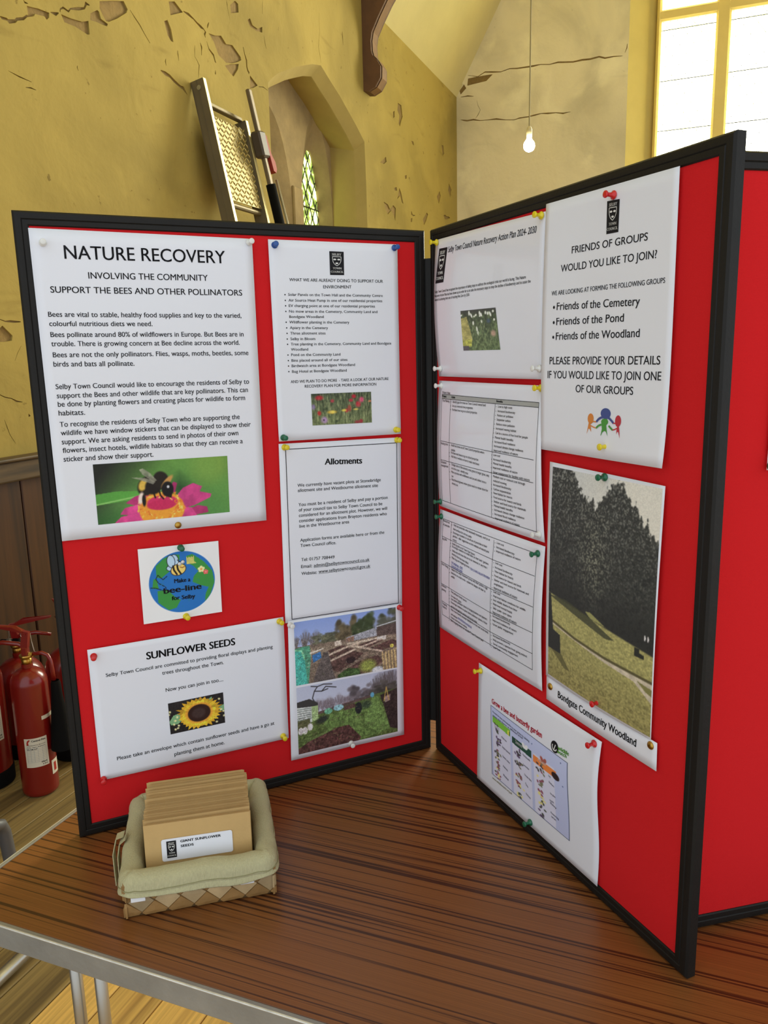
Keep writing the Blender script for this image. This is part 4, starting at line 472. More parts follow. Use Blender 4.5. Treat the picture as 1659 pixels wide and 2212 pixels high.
def pic_woodland():
    p = Paint(420, 240, (176, 178, 174), (212, 206, 192), 23); D = (54, 56, 53)
    p.put(np.clip(p.X*1.2-.3, 0, .6), (206, 200, 184)); top = np.full((p.h, p.w), 2., np.float32); N = p.noise(60, 70, 3)
    for cx, ty, sl, in [(.06, -.05, .5), (.17, -.04, .9), (.25, .02, 1.1), (.30, .07, 1.5), (.37, .13, 1.6), (.425, .095, 2.2), (.47, .12, 1.8), (.55, .045, 1.0), (.60, .015, .9), (.645, .0, .8), (.69, .015, 1.1), (.745, .055, 1.5), (.80, .07, 1.7), (.85, .12, 1.8), (.90, .125, 2.2), (.95, .17, 1.9), (.99, .19, 1.8)]:
        top = np.minimum(top, ty+np.abs(p.X-cx)*sl+(N-.5)*.075)
    tree = np.clip((p.Y-top)*110, 0, 1); p.put(tree, D); g = p.noise(70, 100, 3); h = p.noise(120, 170, 2)
    col = np.clip(1-np.abs(p.X-.46)*5.5, 0, 1)*np.clip(1-np.abs(p.Y-.36)*3.4, 0, 1); upper = np.clip(1.05-p.Y*1.75, 0, 1)*tree
    p.put(np.clip((h-.5)*4, 0, .55)*upper, (112, 114, 106)); p.put(np.clip((h-.46)*4, 0, .75)*col*tree, (150, 150, 124)); p.put(np.clip((.46-g)*5, 0, .7)*tree, (38, 40, 40)); p.put(np.clip((h-.6)*5, 0, .5)*upper, (150, 150, 140)); p.put(np.clip((p.Y-.45)*4, 0, .55)*tree*(1-col), (42, 43, 42))
    gy = np.interp(p.X, [0, .3, .6, 1], [.585, .605, .63, .66]); m = np.clip((p.Y-gy)*150, 0, 1); p.put(m, (150, 144, 86)); p.put(m*np.clip((p.Y-.75)*4, 0, 1), (136, 126, 74)); p.grain(.26, 90, 170, m); p.put(m*np.clip((p.noise(60, 110, 2)-.62)*6, 0, .5)*np.clip((p.Y-.7)*4, 0, 1), (84, 80, 46))
    p.poly([(0, .6), (.2, .59), (.45, .62), (.68, .67), (.6, .68), (.3, .64)], (62, 64, 48), .85); p.poly([(.4, .6), (.45, .595), (.6, .63), (.45, .62)], (160, 158, 90), .8)
    p.poly([(.85, .655), (.89, .655), (.89, .67), (.93, .675), (.93, .69), (.85, .69)], (44, 46, 42)); p.ell(.93, .6, .006, .012, (210, 206, 206)); p.ell(.955, .6, .006, .012, (200, 196, 196))
    p.poly([(.05, .722), (.1, .72), (.3, .745), (.6, .765), (1, .775), (1, .86), (.85, .80), (.6, .785), (.3, .758), (.05, .735)], (178, 166, 144), 1, (p.noise(40, 60)-.5)*.3); p.line([(.05, .72), (.3, .748), (.6, .765), (1, .772)], .006, (84, 78, 50)); p.poly([(.88, .79), (1, .8), (1, .83), (.95, .82)], (116, 112, 64))
    p.poly([(0, .59), (.03, .59), (.05, .71), (.06, .76), (.14, .77), (.15, .86), (.02, .86), (0, .86)], (48, 50, 48)); p.poly([(.04, .86), (.16, .86), (.26, .92), (.2, .92)], (88, 84, 52), .85)
    p.soften(); p.grain(.08, 150, 250); return p.im
def pic_garden():
    p = Paint(170, 190, (166, 174, 206), (160, 166, 198), 29); Lc = (186, 186, 214)
    for x0, x1, y0 in [(.03, .29, .18), (.32, .57, .21), (.6, .85, .2)]: p.poly([(x0, y0), (x1, y0), (x1, .985), (x0, .985)], Lc)
    p.poly([(.03, .135), (.29, .14), (.29, .235), (.03, .225)], (112, 176, 52)); p.poly([(.315, .2), (.575, .2), (.575, .3), (.315, .29)], (36, 72, 58)); p.poly([(.595, .225), (.87, .225), (.87, .315), (.595, .315)], (222, 118, 52))
    for i in range(5):
        for cx, tone in [(.1, i), (.4, i+1), (.68, i+2)]:
            y = .3+i*.155+(.06 if cx > .3 else 0)
            for k in range(12): p.ell(cx+p.r.normal()*.02, y+p.r.normal()*.035, .011, .018, [(70, 76, 62), (90, 72, 100), (66, 62, 66), (110, 110, 84), (130, 70, 84), (206, 196, 120)][(tone+k % 2+(k == 3)) % 6], p.r.random()*3, .6)
    p.ell(.265, .2, .015, .035, (222, 200, 70)); p.ell(.28, .2, .006, .03, (40, 40, 36))
    for dx in (-.018, .018): p.ell(.49+dx, .21, .018, .035, (230, 234, 240), dx*20, .4); p.ell(.72+dx, .2, .018, .035, (156, 78, 66), dx*20, .4)
    p.ell(.86, .29, .045, .045, (48, 34, 34), .3, .2)
    for x, y in [(.58, .1), (.92, .07), (.94, .35)]: p.ell(x, y, .006, .01, (60, 80, 130))
    E = np.minimum(np.minimum(p.X, 1-p.X)*190, np.minimum(p.Y, 1-p.Y)*170); p.put(np.clip(2.2-E, 0, 1), (58, 66, 92)); return p.im
def crest(sheet, Q, parent=None):
    """black council badge: panel, white words, shield outline and three white birds"""
    q = Sheet(Q, sheet.F); o = sheet.shape([Q[0], Q[1], Q[2], Q[3]], INK, 'council_badge', .0004, parent)
    P = lambda x, y: tuple(q.uv(np.array([x]), np.array([y]))[0])
    hgt = abs(Q[0][1]-Q[3][1]); ls = []
    for t, x0, x1, y, c in [('*SELBY', .17, .83, .175, .095), ('*TOWN', .2, .82, .755, .085), ('*COUNCIL', .05, .95, .905, .085)]: ls.append((t,)+P(x0, y)+P(x1, y)+(hgt*c,))
    bm_l = [(t, a, b, c, d, e) for t, a, b, c, d, e in ls]
    return o, bm_l, [P(*v) for v in [(.2, .22), (.8, .22), (.8, .33), (.77, .43), (.68, .53), (.5, .61), (.32, .53), (.23, .43), (.2, .33), (.2, .22)]], [[P(cx+.11*math.cos(t)*(1 if abs(math.cos(t)) > .3 else .6), cy+.035*math.sin(t)) for t in np.arange(8)*math.pi/4] for cx, cy in [(.36, .34), (.64, .34), (.5, .5)]]
def crest_finish(sheet, c):
    o, ls, sh, birds = c
    sheet.text(ls, WHITEINK, 'badge_lettering', .0007, parent=o); sheet.lines([sh], abs(sh[0][1]-sh[5][1])*.055, WHITEINK, 'shield', .0007, parent=o)
    for b in birds: sheet.shape(b, WHITEINK, 'swan', .0007, parent=o)
# ---------------------------------------------------------------- materials
def plaster(name, base, specks=.5):
    m = mat(name, base, .88, spec=.2); nt = m.node_tree; N = nt.nodes; K = nt.links; p = N['Principled BSDF']; tc = N.new('ShaderNodeTexCoord')
    def noise(sc, det, dist, stretch=None):
        n = N.new('ShaderNodeTexNoise'); n.inputs['Scale'].default_value = sc; n.inputs['Detail'].default_value = det; n.inputs['Distortion'].default_value = dist
        if stretch: q = N.new('ShaderNodeMapping'); q.inputs['Scale'].default_value = stretch; K.new(tc.outputs['Object'], q.inputs[0]); K.new(q.outputs[0], n.inputs['Vector'])
        else: K.new(tc.outputs['Object'], n.inputs['Vector'])
        return n.outputs[0]
    def ramp(v, a, b, lo, hi):
        r = N.new('ShaderNodeMapRange'); r.interpolation_type = 'SMOOTHSTEP'; r.inputs[1].default_value = a; r.inputs[2].default_value = b; r.inputs[3].default_value = lo; r.inputs[4].default_value = hi; K.new(v, r.inputs[0]); return r.outputs[0]
    def mix(c, f, col):
        x = N.new('ShaderNodeMix'); x.data_type = 'RGBA'; K.new(f, x.inputs[0]); x.inputs[7].default_value = (*col, 1)
        if isinstance(c, tuple): x.inputs[6].default_value = (*c, 1)
        else: K.new(c, x.inputs[6])
        return x.outputs[2]
    d = tuple(v*.66 for v in base); l = tuple(min(1, v*1.18) for v in base); dirt = tuple(v*w_ for v, w_ in zip(base, (.42, .38, .34)))
    c = mix(base, ramp(noise(1.1, 7, .7), .42, .72, 0, .8), d); c = mix(c, ramp(noise(2.6, 6, .3), .52, .75, 0, .7), l); c = mix(c, ramp(noise(1., 5, .5, (2.2, 2.2, 9)), .62, .78, 0, .55*specks), dirt); c = mix(c, ramp(noise(24, 4, .2), .69, .76, 0, specks), dirt)
    K.new(c, p.inputs['Base Color']); b1 = N.new('ShaderNodeBump'); b1.inputs['Strength'].default_value = .55; b1.inputs['Distance'].default_value = .03; K.new(noise(3.2, 5, .4), b1.inputs['Height'])
    b2 = N.new('ShaderNodeBump'); b2.inputs['Strength'].default_value = .4; b2.inputs['Distance'].default_value = .004; K.new(noise(26, 6, .2), b2.inputs['Height']); K.new(b1.outputs[0], b2.inputs['Normal']); K.new(b2.outputs[0], p.inputs['Normal']); return m
PLASTER = plaster('aged_yellow_plaster', C8(171, 151, 80), .75)
PLASTER_E = plaster('pale_gable_plaster', C8(240, 230, 190), .2)
PLASTER_B = mat('pale_yellow_plaster', C8(212, 200, 140), .85, var=.06, vscale=2.5, bump=.4, bscale=9)
RENDERCOAT = mat('bare_render', C8(140, 116, 66), .95, var=.25, vscale=14, bump=.8, bscale=60)
STONE = mat('window_stone', C8(150, 130, 88), .9, var=.3, vscale=5, bump=.6, bscale=22)
SOFFIT = mat('painted_reveal', C8(166, 147, 82), .85, var=.1, vscale=4, bump=.3, bscale=12)
FRAMEWOOD = mat('cream_window_stone', C8(240, 218, 132), .8, var=.05, vscale=5)
REVEALM = mat('painted_window_reveal', C8(196, 178, 104), .85, var=.06, vscale=4)
PANEL = mat('red_loop_nylon', C8(222, 36, 40), .95, var=.05, vscale=900, bump=.25, bscale=1800, spec=.15)
BLACK = mat('black_plastic_frame', C8(25, 23, 20), .55, spec=.3, var=.12, vscale=30, bump=.1, bscale=200)
PAPER = mat('white_paper', C8(243, 245, 252), .6, spec=.3)
LAMIN = mat('laminated_paper', C8(240, 241, 248), .28, spec=.5, coat=.5)
FILM = mat('laminate_film_edge', C8(206, 208, 216), .2, spec=.6)
INK = mat('black_ink', C8(30, 30, 34), .6, spec=.2); WHITEINK = mat('white_print', C8(236, 236, 232), .6, spec=.2); BLUEINK = mat('blue_link_ink', C8(70, 84, 170), .6, spec=.2)
GREYINK = mat('grey_table_heading', C8(176, 177, 172), .6, spec=.2); REDINK = mat('crimson_ink', C8(196, 30, 52), .6, spec=.2); GREENINK = mat('green_ink', C8(96, 160, 50), .6, spec=.2)
OLIVEINK = mat('olive_ink', C8(150, 138, 70), .6); SLATEINK = mat('slate_ink', C8(92, 92, 110), .6)
PINC = {'white': mat('white_pin_plastic', C8(240, 240, 234), .3, coat=.3), 'yellow': mat('yellow_pin_plastic', C8(236, 214, 30), .3, coat=.3), 'red': mat('red_pin_plastic', C8(214, 30, 34), .3, coat=.3), 'green': mat('green_pin_plastic', C8(16, 104, 70), .3, coat=.3), 'blue': mat('blue_pin_plastic', C8(30, 84, 160), .3, coat=.3)}
BRASS = mat('brass', C8(190, 150, 70), .3, 1.); STEEL = mat('dull_steel', C8(170, 172, 172), .38, .9, var=.1, vscale=20); CHROME = mat('chrome_tube', C8(186, 184, 176), .34, .85)
ALU = mat('worn_aluminium', C8(158, 158, 153), .5, .45, var=.16, vscale=14, bump=.15, bscale=120); ALUEDGE = mat('bright_worn_edge', C8(226, 224, 214), .4, .5, var=.2, vscale=60)
def wood(name, base, dark, sx, sy, lo, hi, rough=.4, coat=0., rnd=0., mid=None, amt=1.):
    m = mat(name, base, rough, coat=coat); nt = m.node_tree; N = nt.nodes; K = nt.links; p = N['Principled BSDF']
    tc = N.new('ShaderNodeTexCoord'); mp = N.new('ShaderNodeMapping'); mp.inputs['Scale'].default_value = (sx, sy, sy); K.new(tc.outputs['Object'], mp.inputs[0])
    if rnd:
        oi = N.new('ShaderNodeObjectInfo'); ad = N.new('ShaderNodeVectorMath'); ad.operation = 'SCALE'; ad.inputs[0].default_value = (40, 17, 9); K.new(oi.outputs['Random'], ad.inputs['Scale']); K.new(ad.outputs[0], mp.inputs['Location'])
    n1 = N.new('ShaderNodeTexNoise'); n1.inputs['Scale'].default_value = 1; n1.inputs['Detail'].default_value = 3; n1.inputs['Distortion'].default_value = .25; K.new(mp.outputs[0], n1.inputs['Vector'])
    m2 = N.new('ShaderNodeMapping'); m2.inputs['Scale'].default_value = (2.2, 3.4, 3.4); K.new(mp.outputs[0], m2.inputs[0]); n2 = N.new('ShaderNodeTexNoise'); n2.inputs['Scale'].default_value = 1; n2.inputs['Detail'].default_value = 6; K.new(m2.outputs[0], n2.inputs['Vector'])
    r1 = N.new('ShaderNodeMapRange'); r1.interpolation_type = 'SMOOTHSTEP'; r1.inputs[1].default_value = lo; r1.inputs[2].default_value = hi; r1.inputs[3].default_value = amt; r1.inputs[4].default_value = 0; K.new(n1.outputs[0], r1.inputs[0])
    r2 = N.new('ShaderNodeMapRange'); r2.inputs[1].default_value = .3; r2.inputs[2].default_value = .7; r2.inputs[3].default_value = .75; r2.inputs[4].default_value = 1.22; K.new(n2.outputs[0], r2.inputs[0])
    mx = N.new('ShaderNodeMix'); mx.data_type = 'RGBA'; mx.inputs[6].default_value = (*base, 1); mx.inputs[7].default_value = (*dark, 1); K.new(r1.outputs[0], mx.inputs[0])
    hs = N.new('ShaderNodeHueSaturation'); K.new(mx.outputs[2], hs.inputs['Color']); v = r2.outputs[0]
    if rnd:
        m3 = N.new('ShaderNodeMapRange'); m3.inputs[3].default_value = 1-rnd; m3.inputs[4].default_value = 1+rnd; K.new(oi.outputs['Random'], m3.inputs[0]); mu = N.new('ShaderNodeMath'); mu.operation = 'MULTIPLY'; K.new(v, mu.inputs[0]); K.new(m3.outputs[0], mu.inputs[1]); v = mu.outputs[0]
    K.new(v, hs.inputs['Value']); K.new(hs.outputs[0], p.inputs['Base Color']); return m
TABLEWOOD = wood('teak_laminate', C8(132, 82, 40), C8(70, 38, 19), .8, 190, .41, .46, .36)
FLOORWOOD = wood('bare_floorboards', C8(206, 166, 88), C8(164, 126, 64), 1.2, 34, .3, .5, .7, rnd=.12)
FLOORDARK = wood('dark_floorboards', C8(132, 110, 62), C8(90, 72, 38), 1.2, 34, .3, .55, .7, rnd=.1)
OAK = wood('brown_varnished_boards', C8(68, 40, 13), C8(42, 24, 8), 26, .8, .3, .55, .4, rnd=.1)
DADO = wood('worn_dado_rail', C8(84, 66, 38), C8(52, 40, 24), 2., 20, .3, .55, .6)
TIMBER = mat('dark_roof_timber', C8(96, 66, 40), .7, var=.2, vscale=10, bump=.4, bscale=40); TIMBER_E = mat('pale_timber_edge', C8(122, 88, 44), .7, var=.2, vscale=12)
KRAFT = mat('kraft_envelope', C8(208, 172, 112), .75, var=.04, vscale=60, rnd=.05, bump=.1, bscale=300)
LINEN = mat('sage_linen', C8(196, 190, 148), .95, var=.1, vscale=420, bump=.5, bscale=700, stretch=(1, 1, .25))
SPLINT = mat('wood_splint', C8(192, 166, 122), .6, var=.2, vscale=30, bump=.3, bscale=90, rnd=.26, stretch=(1, 1, 1))
EXTRED = mat('extinguisher_red', C8(122, 18, 13), .28, coat=.4); EXTBLK = mat('black_rubber', C8(12, 12, 12), .8, spec=.12); EXTLBL = mat('extinguisher_label', C8(214, 208, 186), .55); EXTLINE = mat('label_rule', C8(150, 160, 164), .6)
SHADEDTUBE = mat('shade_coloured_tube', C8(86, 88, 92), .5, .3)  # shadow on the upper tube is put into this darker grey
# ---------------------------------------------------------------- the hall
def holes_skin(name, outer, holes, w, depth, M, m, parent, plane='w'):
    """flat skin with real holes and edge thickness; points are (a, z); w is the offset along the wall normal"""
    pts = []; edges = []
    for loop in [outer] + holes:
        n0 = len(pts); pts += [Vector(p) for p in loop]; edges += [(n0+i, n0+(i+1) % len(loop)) for i in range(len(loop))]
    V, E, F, *_r = delaunay_2d_cdt(pts, edges, [], 0, 1e-5)
    def inside(p, L):
        c = False
        for i in range(len(L)):
            (x0, y0), (x1, y1) = L[i], L[i-1]
            if (y0 > p[1]) != (y1 > p[1]) and p[0] < (x1-x0)*(p[1]-y0)/(y1-y0)+x0: c = not c
        return c
    bm = bmesh.new(); P3 = (lambda a, z, k: (a, w+k, z)) if plane == 'w' else (lambda a, z, k: (w+k, a, z))
    vs = [bm.verts.new(P3(v.x, v.y, 0)) for v in V]
    for f in F:
        c = ((V[f[0]].x+V[f[1]].x+V[f[2]].x)/3, (V[f[0]].y+V[f[1]].y+V[f[2]].y)/3)
        if inside(c, outer) and not any(inside(c, h) for h in holes):
            try: bm.faces.new([vs[i] for i in f])
            except ValueError: pass
    bd = [e for e in bm.edges if len(e.link_faces) == 1]
    back = {v: bm.verts.new(v.co + (Vector((0, depth, 0)) if plane == 'w' else Vector((depth, 0, 0)))) for e in bd for v in e.verts}
    for e in bd: a, b = e.verts; bm.faces.new((a, b, back[b], back[a]))
    for v in [v for v in bm.verts if not v.link_faces]: bm.verts.remove(v)
    bmesh.ops.recalc_face_normals(bm, faces=bm.faces); me = bpy.data.meshes.new(name); bm.to_mesh(me); bm.free(); return link(name, me, m, parent, None if parent else M)
def crack_loop(pts, wd_):
    P = [np.array(p, float) for p in pts]; Q = []
    for a, b in zip(P, P[1:]):
        k = max(2, int(np.hypot(*(b-a))/.07)); Q += [a+(b-a)*i/k + (RNG.normal(size=2)*wd_*.6 if i else 0) for i in range(k)]
    Q.append(P[-1]); L, R = [], []
    for i, q in enumerate(Q):
        t = Q[min(i+1, len(Q)-1)]-Q[max(i-1, 0)]; t = t/max(np.hypot(*t), 1e-6); u = np.array([-t[1], t[0]]); w = wd_*(.5+RNG.random()*.9)*(.35 if i in (0, len(Q)-1) else 1)/2; L.append(tuple(q+u*w)); R.append(tuple(q-u*w))
    return L + R[::-1]
def rough_loop(pts):
    out = []
    for i, a in enumerate(pts):
        b = pts[(i+1) % len(pts)]; a = np.array(a); b = np.array(b); d = np.hypot(*(b-a)); k = max(1, int(d/.06))
        for j in range(k): q = a+(b-a)*j/k; out.append(tuple(q + (RNG.normal(size=2)*min(.006, d*.06) if j else 0)))
    return out
ARCH = [(3.33, .9), (3.335, 2.349), (3.394, 2.394), (3.48, 2.445), (3.575, 2.488), (3.70, 2.545), (3.832, 2.594), (3.968, 2.643), (4.10, 2.675), (4.248, 2.618), (4.40, 2.565), (4.535, 2.505), (4.70, 2.432), (4.852, 2.352), (4.866, 2.05), (4.872, .9)]
def inset(P, k, j): # lower the arch by k, bring the jambs in by j
    mid = 4.1; return [(mid+(x-mid)*(1-j/.77), z-k if z > 1 else z) for x, z in P]
wl = holes_skin('wall_left', [(-2.6, FLOOR), (SB+.3, FLOOR), (SB+.3, EAVE+.3), (-2.6, EAVE+.3)], [ARCH], WL+.009, .02, ROOM, RENDERCOAT, None); tag(wl, 'plastered hall wall with peeling yellow paint', kind='structure')
loops = [rough_loop(h) for h in HOLES_L] + [crack_loop(p, w) for w, p in CRACKS_L]
holes_skin('plaster_coat', [(-2.6, .34), (SB+.001, .34), (SB+.001, EAVE), (-2.6, EAVE)], [ARCH]+loops, WL, .009, None, PLASTER, wl).data.shade_flat()
# window_1: deep arched recess with a pair of stone lancets
A0 = [(x, WL, z) for x, z in ARCH]; A1 = [(x, WL+.075, z) for x, z in inset(ARCH, .06, .03)]; A2 = [(x, WL+.085, z) for x, z in inset(ARCH, .062, .034)]; A3 = [(x, WL+.29, z) for x, z in inset(ARCH, .015, .03)]
win1 = empty('window_1', ROOM.copy(), 'small leaded lancet window in a deep arched plaster recess', None, None, 'structure')
auto_smooth(MB().loft([A0, A1], False).build('arch_chamfer', SOFFIT, win1)); auto_smooth(MB().loft([A1, A2, A3], False).build('arch_soffit', SOFFIT, win1))
MB().box((3.33, WL-.02, .88), (4.88, WL+.35, .93), .008).build('sill', STONE, win1)
def lancet(cx, hw, zs, za, zb=.93, n=9):
    R = [(cx+hw*(1-(i/n)**1.7), zs+(za-zs)*math.sin(i/n*math.pi/2)) for i in range(n+1)]; return [(cx-hw, zb)] + [(2*cx-x, z) for x, z in R] + R[::-1][1:] + [(cx+hw, zb)]
LAN = [(4.56, .27, 1.8, 2.48, .163, 1.74, 2.29, 4.64), (3.74, .39, 1.8, 2.42, .163, 1.74, 2.29, 3.76)]
outerI = [(x, z) for x, z in inset(ARCH, .005, .02)]
holes_skin('stone_tracery', outerI, [lancet(c, h, a, b, .95) for c, h, a, b, *_r in LAN], WL+.285, .01, None, STONE, win1)
LEAD = mat('lead_came', C8(56, 60, 44), .6)
def clip_line(p, q, x0, x1, z0, z1):
    """the piece of segment p-q inside a rectangle"""
    t0, t1 = 0., 1.; d = (q[0]-p[0], q[1]-p[1])
    for a, b in ((-d[0], p[0]-x0), (d[0], x1-p[0]), (-d[1], p[1]-z0), (d[1], z1-p[1])):
        if abs(a) < 1e-9:
            if b < 0: return None
        elif a < 0: t0 = max(t0, b/a)
        else: t1 = min(t1, b/a)
    return None if t0 >= t1 else ((p[0]+d[0]*t0, p[1]+d[1]*t0), (p[0]+d[0]*t1, p[1]+d[1]*t1))
GREENPANE = bpy.data.materials.new('obscured_green_glass'); GREENPANE.use_nodes = True
def glow_glass(m, cols, strength, scale):
    nt = m.node_tree; N = nt.nodes; p = N['Principled BSDF']; p.inputs['Base Color'].default_value = (.3, .3, .2, 1); p.inputs['Roughness'].default_value = .15
    tc = N.new('ShaderNodeTexCoord'); nz = N.new('ShaderNodeTexNoise'); nz.inputs['Scale'].default_value = scale; nz.inputs['Detail'].default_value = 3; nt.links.new(tc.outputs['Object'], nz.inputs['Vector'])
    cr = N.new('ShaderNodeValToRGB'); E = cr.color_ramp.elements; E[0].position = cols[0][0]; E[0].color = (*cols[0][1], 1); E[1].position = cols[-1][0]; E[1].color = (*cols[-1][1], 1)
    for q, c in cols[1:-1]: e = E.new(q); e.color = (*c, 1)
    nt.links.new(nz.outputs[0], cr.inputs[0]); nt.links.new(cr.outputs[0], p.inputs['Emission Color']); p.inputs['Emission Strength'].default_value = strength
glow_glass(GREENPANE, [(.36, (.03, .05, .008)), (.48, (.16, .26, .02)), (.56, (.9, 1.1, .35)), (.64, (1.6, 1.7, 1.0))], LANCET_GLOW, 14)
for c, h, a, b, gh, ga, gb, gc in LAN:
    LO, LI = lancet(c, h, a, b, .95), lancet(gc, gh, ga, gb, .95); c = gc
    auto_smooth(MB().loft([[(x, WL+.285, z) for x, z in LO], [(x, WL+.385, z) for x, z in LI], [(x, WL+.43, z) for x, z in LI]], False).build('lancet_reveal', STONE, win1))
    me = bpy.data.meshes.new('pane'); me.from_pydata([(x, WL+.402, z) for x, z in LI], [], [list(range(len(LI)))]); link('pane', me, GREENPANE, win1)
    mb = MB(); hwz = lambda z: gh if z < ga else gh*(1-max(0, min(1, math.asin(min(1, (z-ga)/(gb-ga)))/(math.pi/2)))**1.7)
    for sgn in (1, -1):
        for k in range(-24, 30):
            run = []; z = .95
            while z < gb:
                x = sgn*((z-1.2)*.62 - k*.105)
                if abs(x) < hwz(z)-.002: run.append((c+x, z))
                z += .02
            if len(run) > 1: p, q = run[0], run[-1]; mb.tube([(p[0], WL+.398, p[1]), (q[0], WL+.398, q[1])], .0042, 5)
    for z in (1.45, 1.86): mb.tube([(c-gh, WL+.394, z), (c+gh, WL+.394, z)], .005, 5)
    tag(mb.build('lead_lattice', LEAD, win1), kind='stuff')
for z0, z1 in [(.96, 1.27), (1.28, 1.60), (1.61, 1.93)]: MB().box((4.135, WL+.266, z0), (4.285, WL+.292, z1), .008).build('stone_block', STONE, win1)
# dado: vertical boards and rail
dado = []
zb = .34-.085
for i in range(48):
    s0 = -2.6+.209*i+.135; o = MB().box((s0+.002, WL-.03, FLOOR+.002), (s0+.206, WL-.001, zb), .004).build('plank', OAK, wl) if i == 0 else None
    if i == 0: pm = o.data; base0 = s0
    else: o = bpy.data.objects.new('plank', pm); COL.objects.link(o); o.parent = wl; o.location = (s0-base0, 0, 0)
MB().box((-2.6, WL-.06, zb), (SB, WL, .335), .008, seg=2).build('dado_rail', DADO, wl); MB().box((-2.6, WL-.075, .335), (SB, WL, .35), .006, seg=2).build('dado_cap', DADO, wl)
# back wall with its tall window
WA, WB_ = .36, -1.97
RISE = 1.77; APEX = -.8; zap = EAVE+(2.05-APEX)*RISE
wb = holes_skin('wall_back', [(WL+.4, FLOOR), (WL+.4, EAVE+.6), (APEX, zap+.4), (-4.1, EAVE+.3), (-4.1, FLOOR)], [[(WA, 1.35), (WA, 5.3), (APEX, 6.9), (WB_, 5.3), (WB_, 1.35)]], SB+.009, .02, ROOM, RENDERCOAT, None, 's'); tag(wb, 'plastered gable wall with long horizontal cracks', kind='structure')
holes_skin('plaster_coat', [(WL, FLOOR), (WL, EAVE+.1), (APEX, zap+.4), (-4.1, EAVE), (-4.1, FLOOR)], [[(WA, 1.35), (WA, 5.3), (APEX, 6.9), (WB_, 5.3), (WB_, 1.35)]]+[crack_loop(p, w) for w, p in CRACKS_B]+[rough_loop(h) for h in HOLES_B], SB, .009, None, PLASTER_E, wb, 's').data.shade_flat()
win2 = empty('window_2', ROOM.copy(), 'tall bright window of leaded lights in the gable wall', None, None, 'structure')
GX = SB+.25
B0 = [(SB, y, z) for y, z in [(WA, 1.35), (WA, 5.3), (APEX, 6.9), (WB_, 5.3), (WB_, 1.35)]]; B1 = [(GX, y, z) for y, z in [(.12, 1.5), (.12, 5.2), (APEX, 6.6), (-1.72, 5.2), (-1.72, 1.5)]]
MB().loft([B0, B1], True).build('splayed_reveal', REVEALM, win2)
for y0, y1 in [(.12, .075), (-.42, -.555), (-1.05, -1.18), (-1.68, -1.72)]: MB().box((GX-.06, y1, 1.5), (GX+.06, y0, 5.6 if y0 < .1 and y0 > -1.5 else 5.2), .02).build('mullion', FRAMEWOOD, win2)
for z0, z1 in [(1.5, 1.58), (3.848, 3.95), (5.1, 5.2)]: MB().box((GX-.055, -1.72, z0), (GX+.055, .12, z1), .018).build('transom', FRAMEWOOD, win2)
BRIGHT = bpy.data.materials.new('daylit_leaded_glass'); BRIGHT.use_nodes = True
_nt = BRIGHT.node_tree; _t = _nt.nodes.new('ShaderNodeBsdfTransparent'); _t.inputs[0].default_value = (.96, .95, .86, 1); _m = _nt.nodes.new('ShaderNodeMixShader'); _m.inputs[0].default_value = .4
glow_glass(BRIGHT, [(.3, (.86, .88, .42)), (.5, (1.0, .97, .66)), (.7, (1.0, 1.0, .84))], 8.0, 3); _nt.nodes['Principled BSDF'].inputs['Roughness'].default_value = .1; _nt.nodes['Principled BSDF'].inputs['Base Color'].default_value = (.5, .5, .4, 1)
_nt.links.new(_t.outputs[0], _m.inputs[1]); _nt.links.new(_nt.nodes['Principled BSDF'].outputs[0], _m.inputs[2]); _nt.links.new(_m.outputs[0], _nt.nodes['Material Output'].inputs[0])
for y0, y1 in [(.075, -.42), (-.555, -1.05), (-1.18, -1.68)]:
    for z0, z1 in [(1.58, 3.848), (3.95, 5.1)]:
        me = bpy.data.meshes.new('pane'); me.from_pydata([(GX, y0, z0), (GX, y1, z0), (GX, y1, z1), (GX, y0, z1)], [], [(0, 1, 2, 3)]); link('pane', me, BRIGHT, win2)
        mb = MB()
        for sg in (1, -1):
            for k in range(-40, 60):
                yb = y1+k*.128; L = clip_line((yb, z0), (yb+sg*(z1-z0)*.72, z1), y1, y0, z0, z1)
                if L: mb.tube([(GX-.012, *L[0]), (GX-.012, *L[1])], .0019, 4, False)
        z = z0+.35
        while z < z1: mb.tube([(GX-.02, y0, z), (GX-.02, y1, z)], .0042, 5); z += .46
        tag(mb.build('lead_lattice', LEAD, win2), kind='stuff')
me = bpy.data.meshes.new('pane'); me.from_pydata([(GX, .12, 5.2), (GX, -1.72, 5.2), (GX, APEX, 6.6)], [], [(0, 1, 2)]); link('pane', me, BRIGHT, win2)
# sloping ceiling, cornice fillet, roof brace
def slab(name, pts, th, m, parent=None): return MB().loft([pts, [tuple(Vector(p)+Vector(th)) for p in pts]], True, True).build(name, m, parent, None if parent else ROOM)
ce = slab('ceiling', [(-2.6, 2.06, EAVE), (SB+.02, 2.06, EAVE), (SB+.02, APEX, zap), (-2.6, APEX, zap)], (0, .12, .07), PLASTER_B); tag(ce, 'steep plastered ceiling slope', kind='structure')
slab('slope', [(-2.6, APEX, zap), (SB+.02, APEX, zap), (SB+.02, -3.7, EAVE), (-2.6, -3.7, EAVE)], (0, -.12, .07), PLASTER_B, ce)
tr = slab('trim_1', [(-2.6, WL+.001, 3.37), (SB, WL+.001, 3.37), (SB, 2.03, 3.49), (-2.6, 2.03, 3.49)], (0, .08, .06), PLASTER_B); tag(tr, 'plaster fillet between wall and sloping ceiling', kind='structure')
br = empty('trim_2', ROOM @ Matrix.Translation((4.93, 0, 0)), 'dark timber wall post with rounded foot and curved brace', None, None, 'structure')
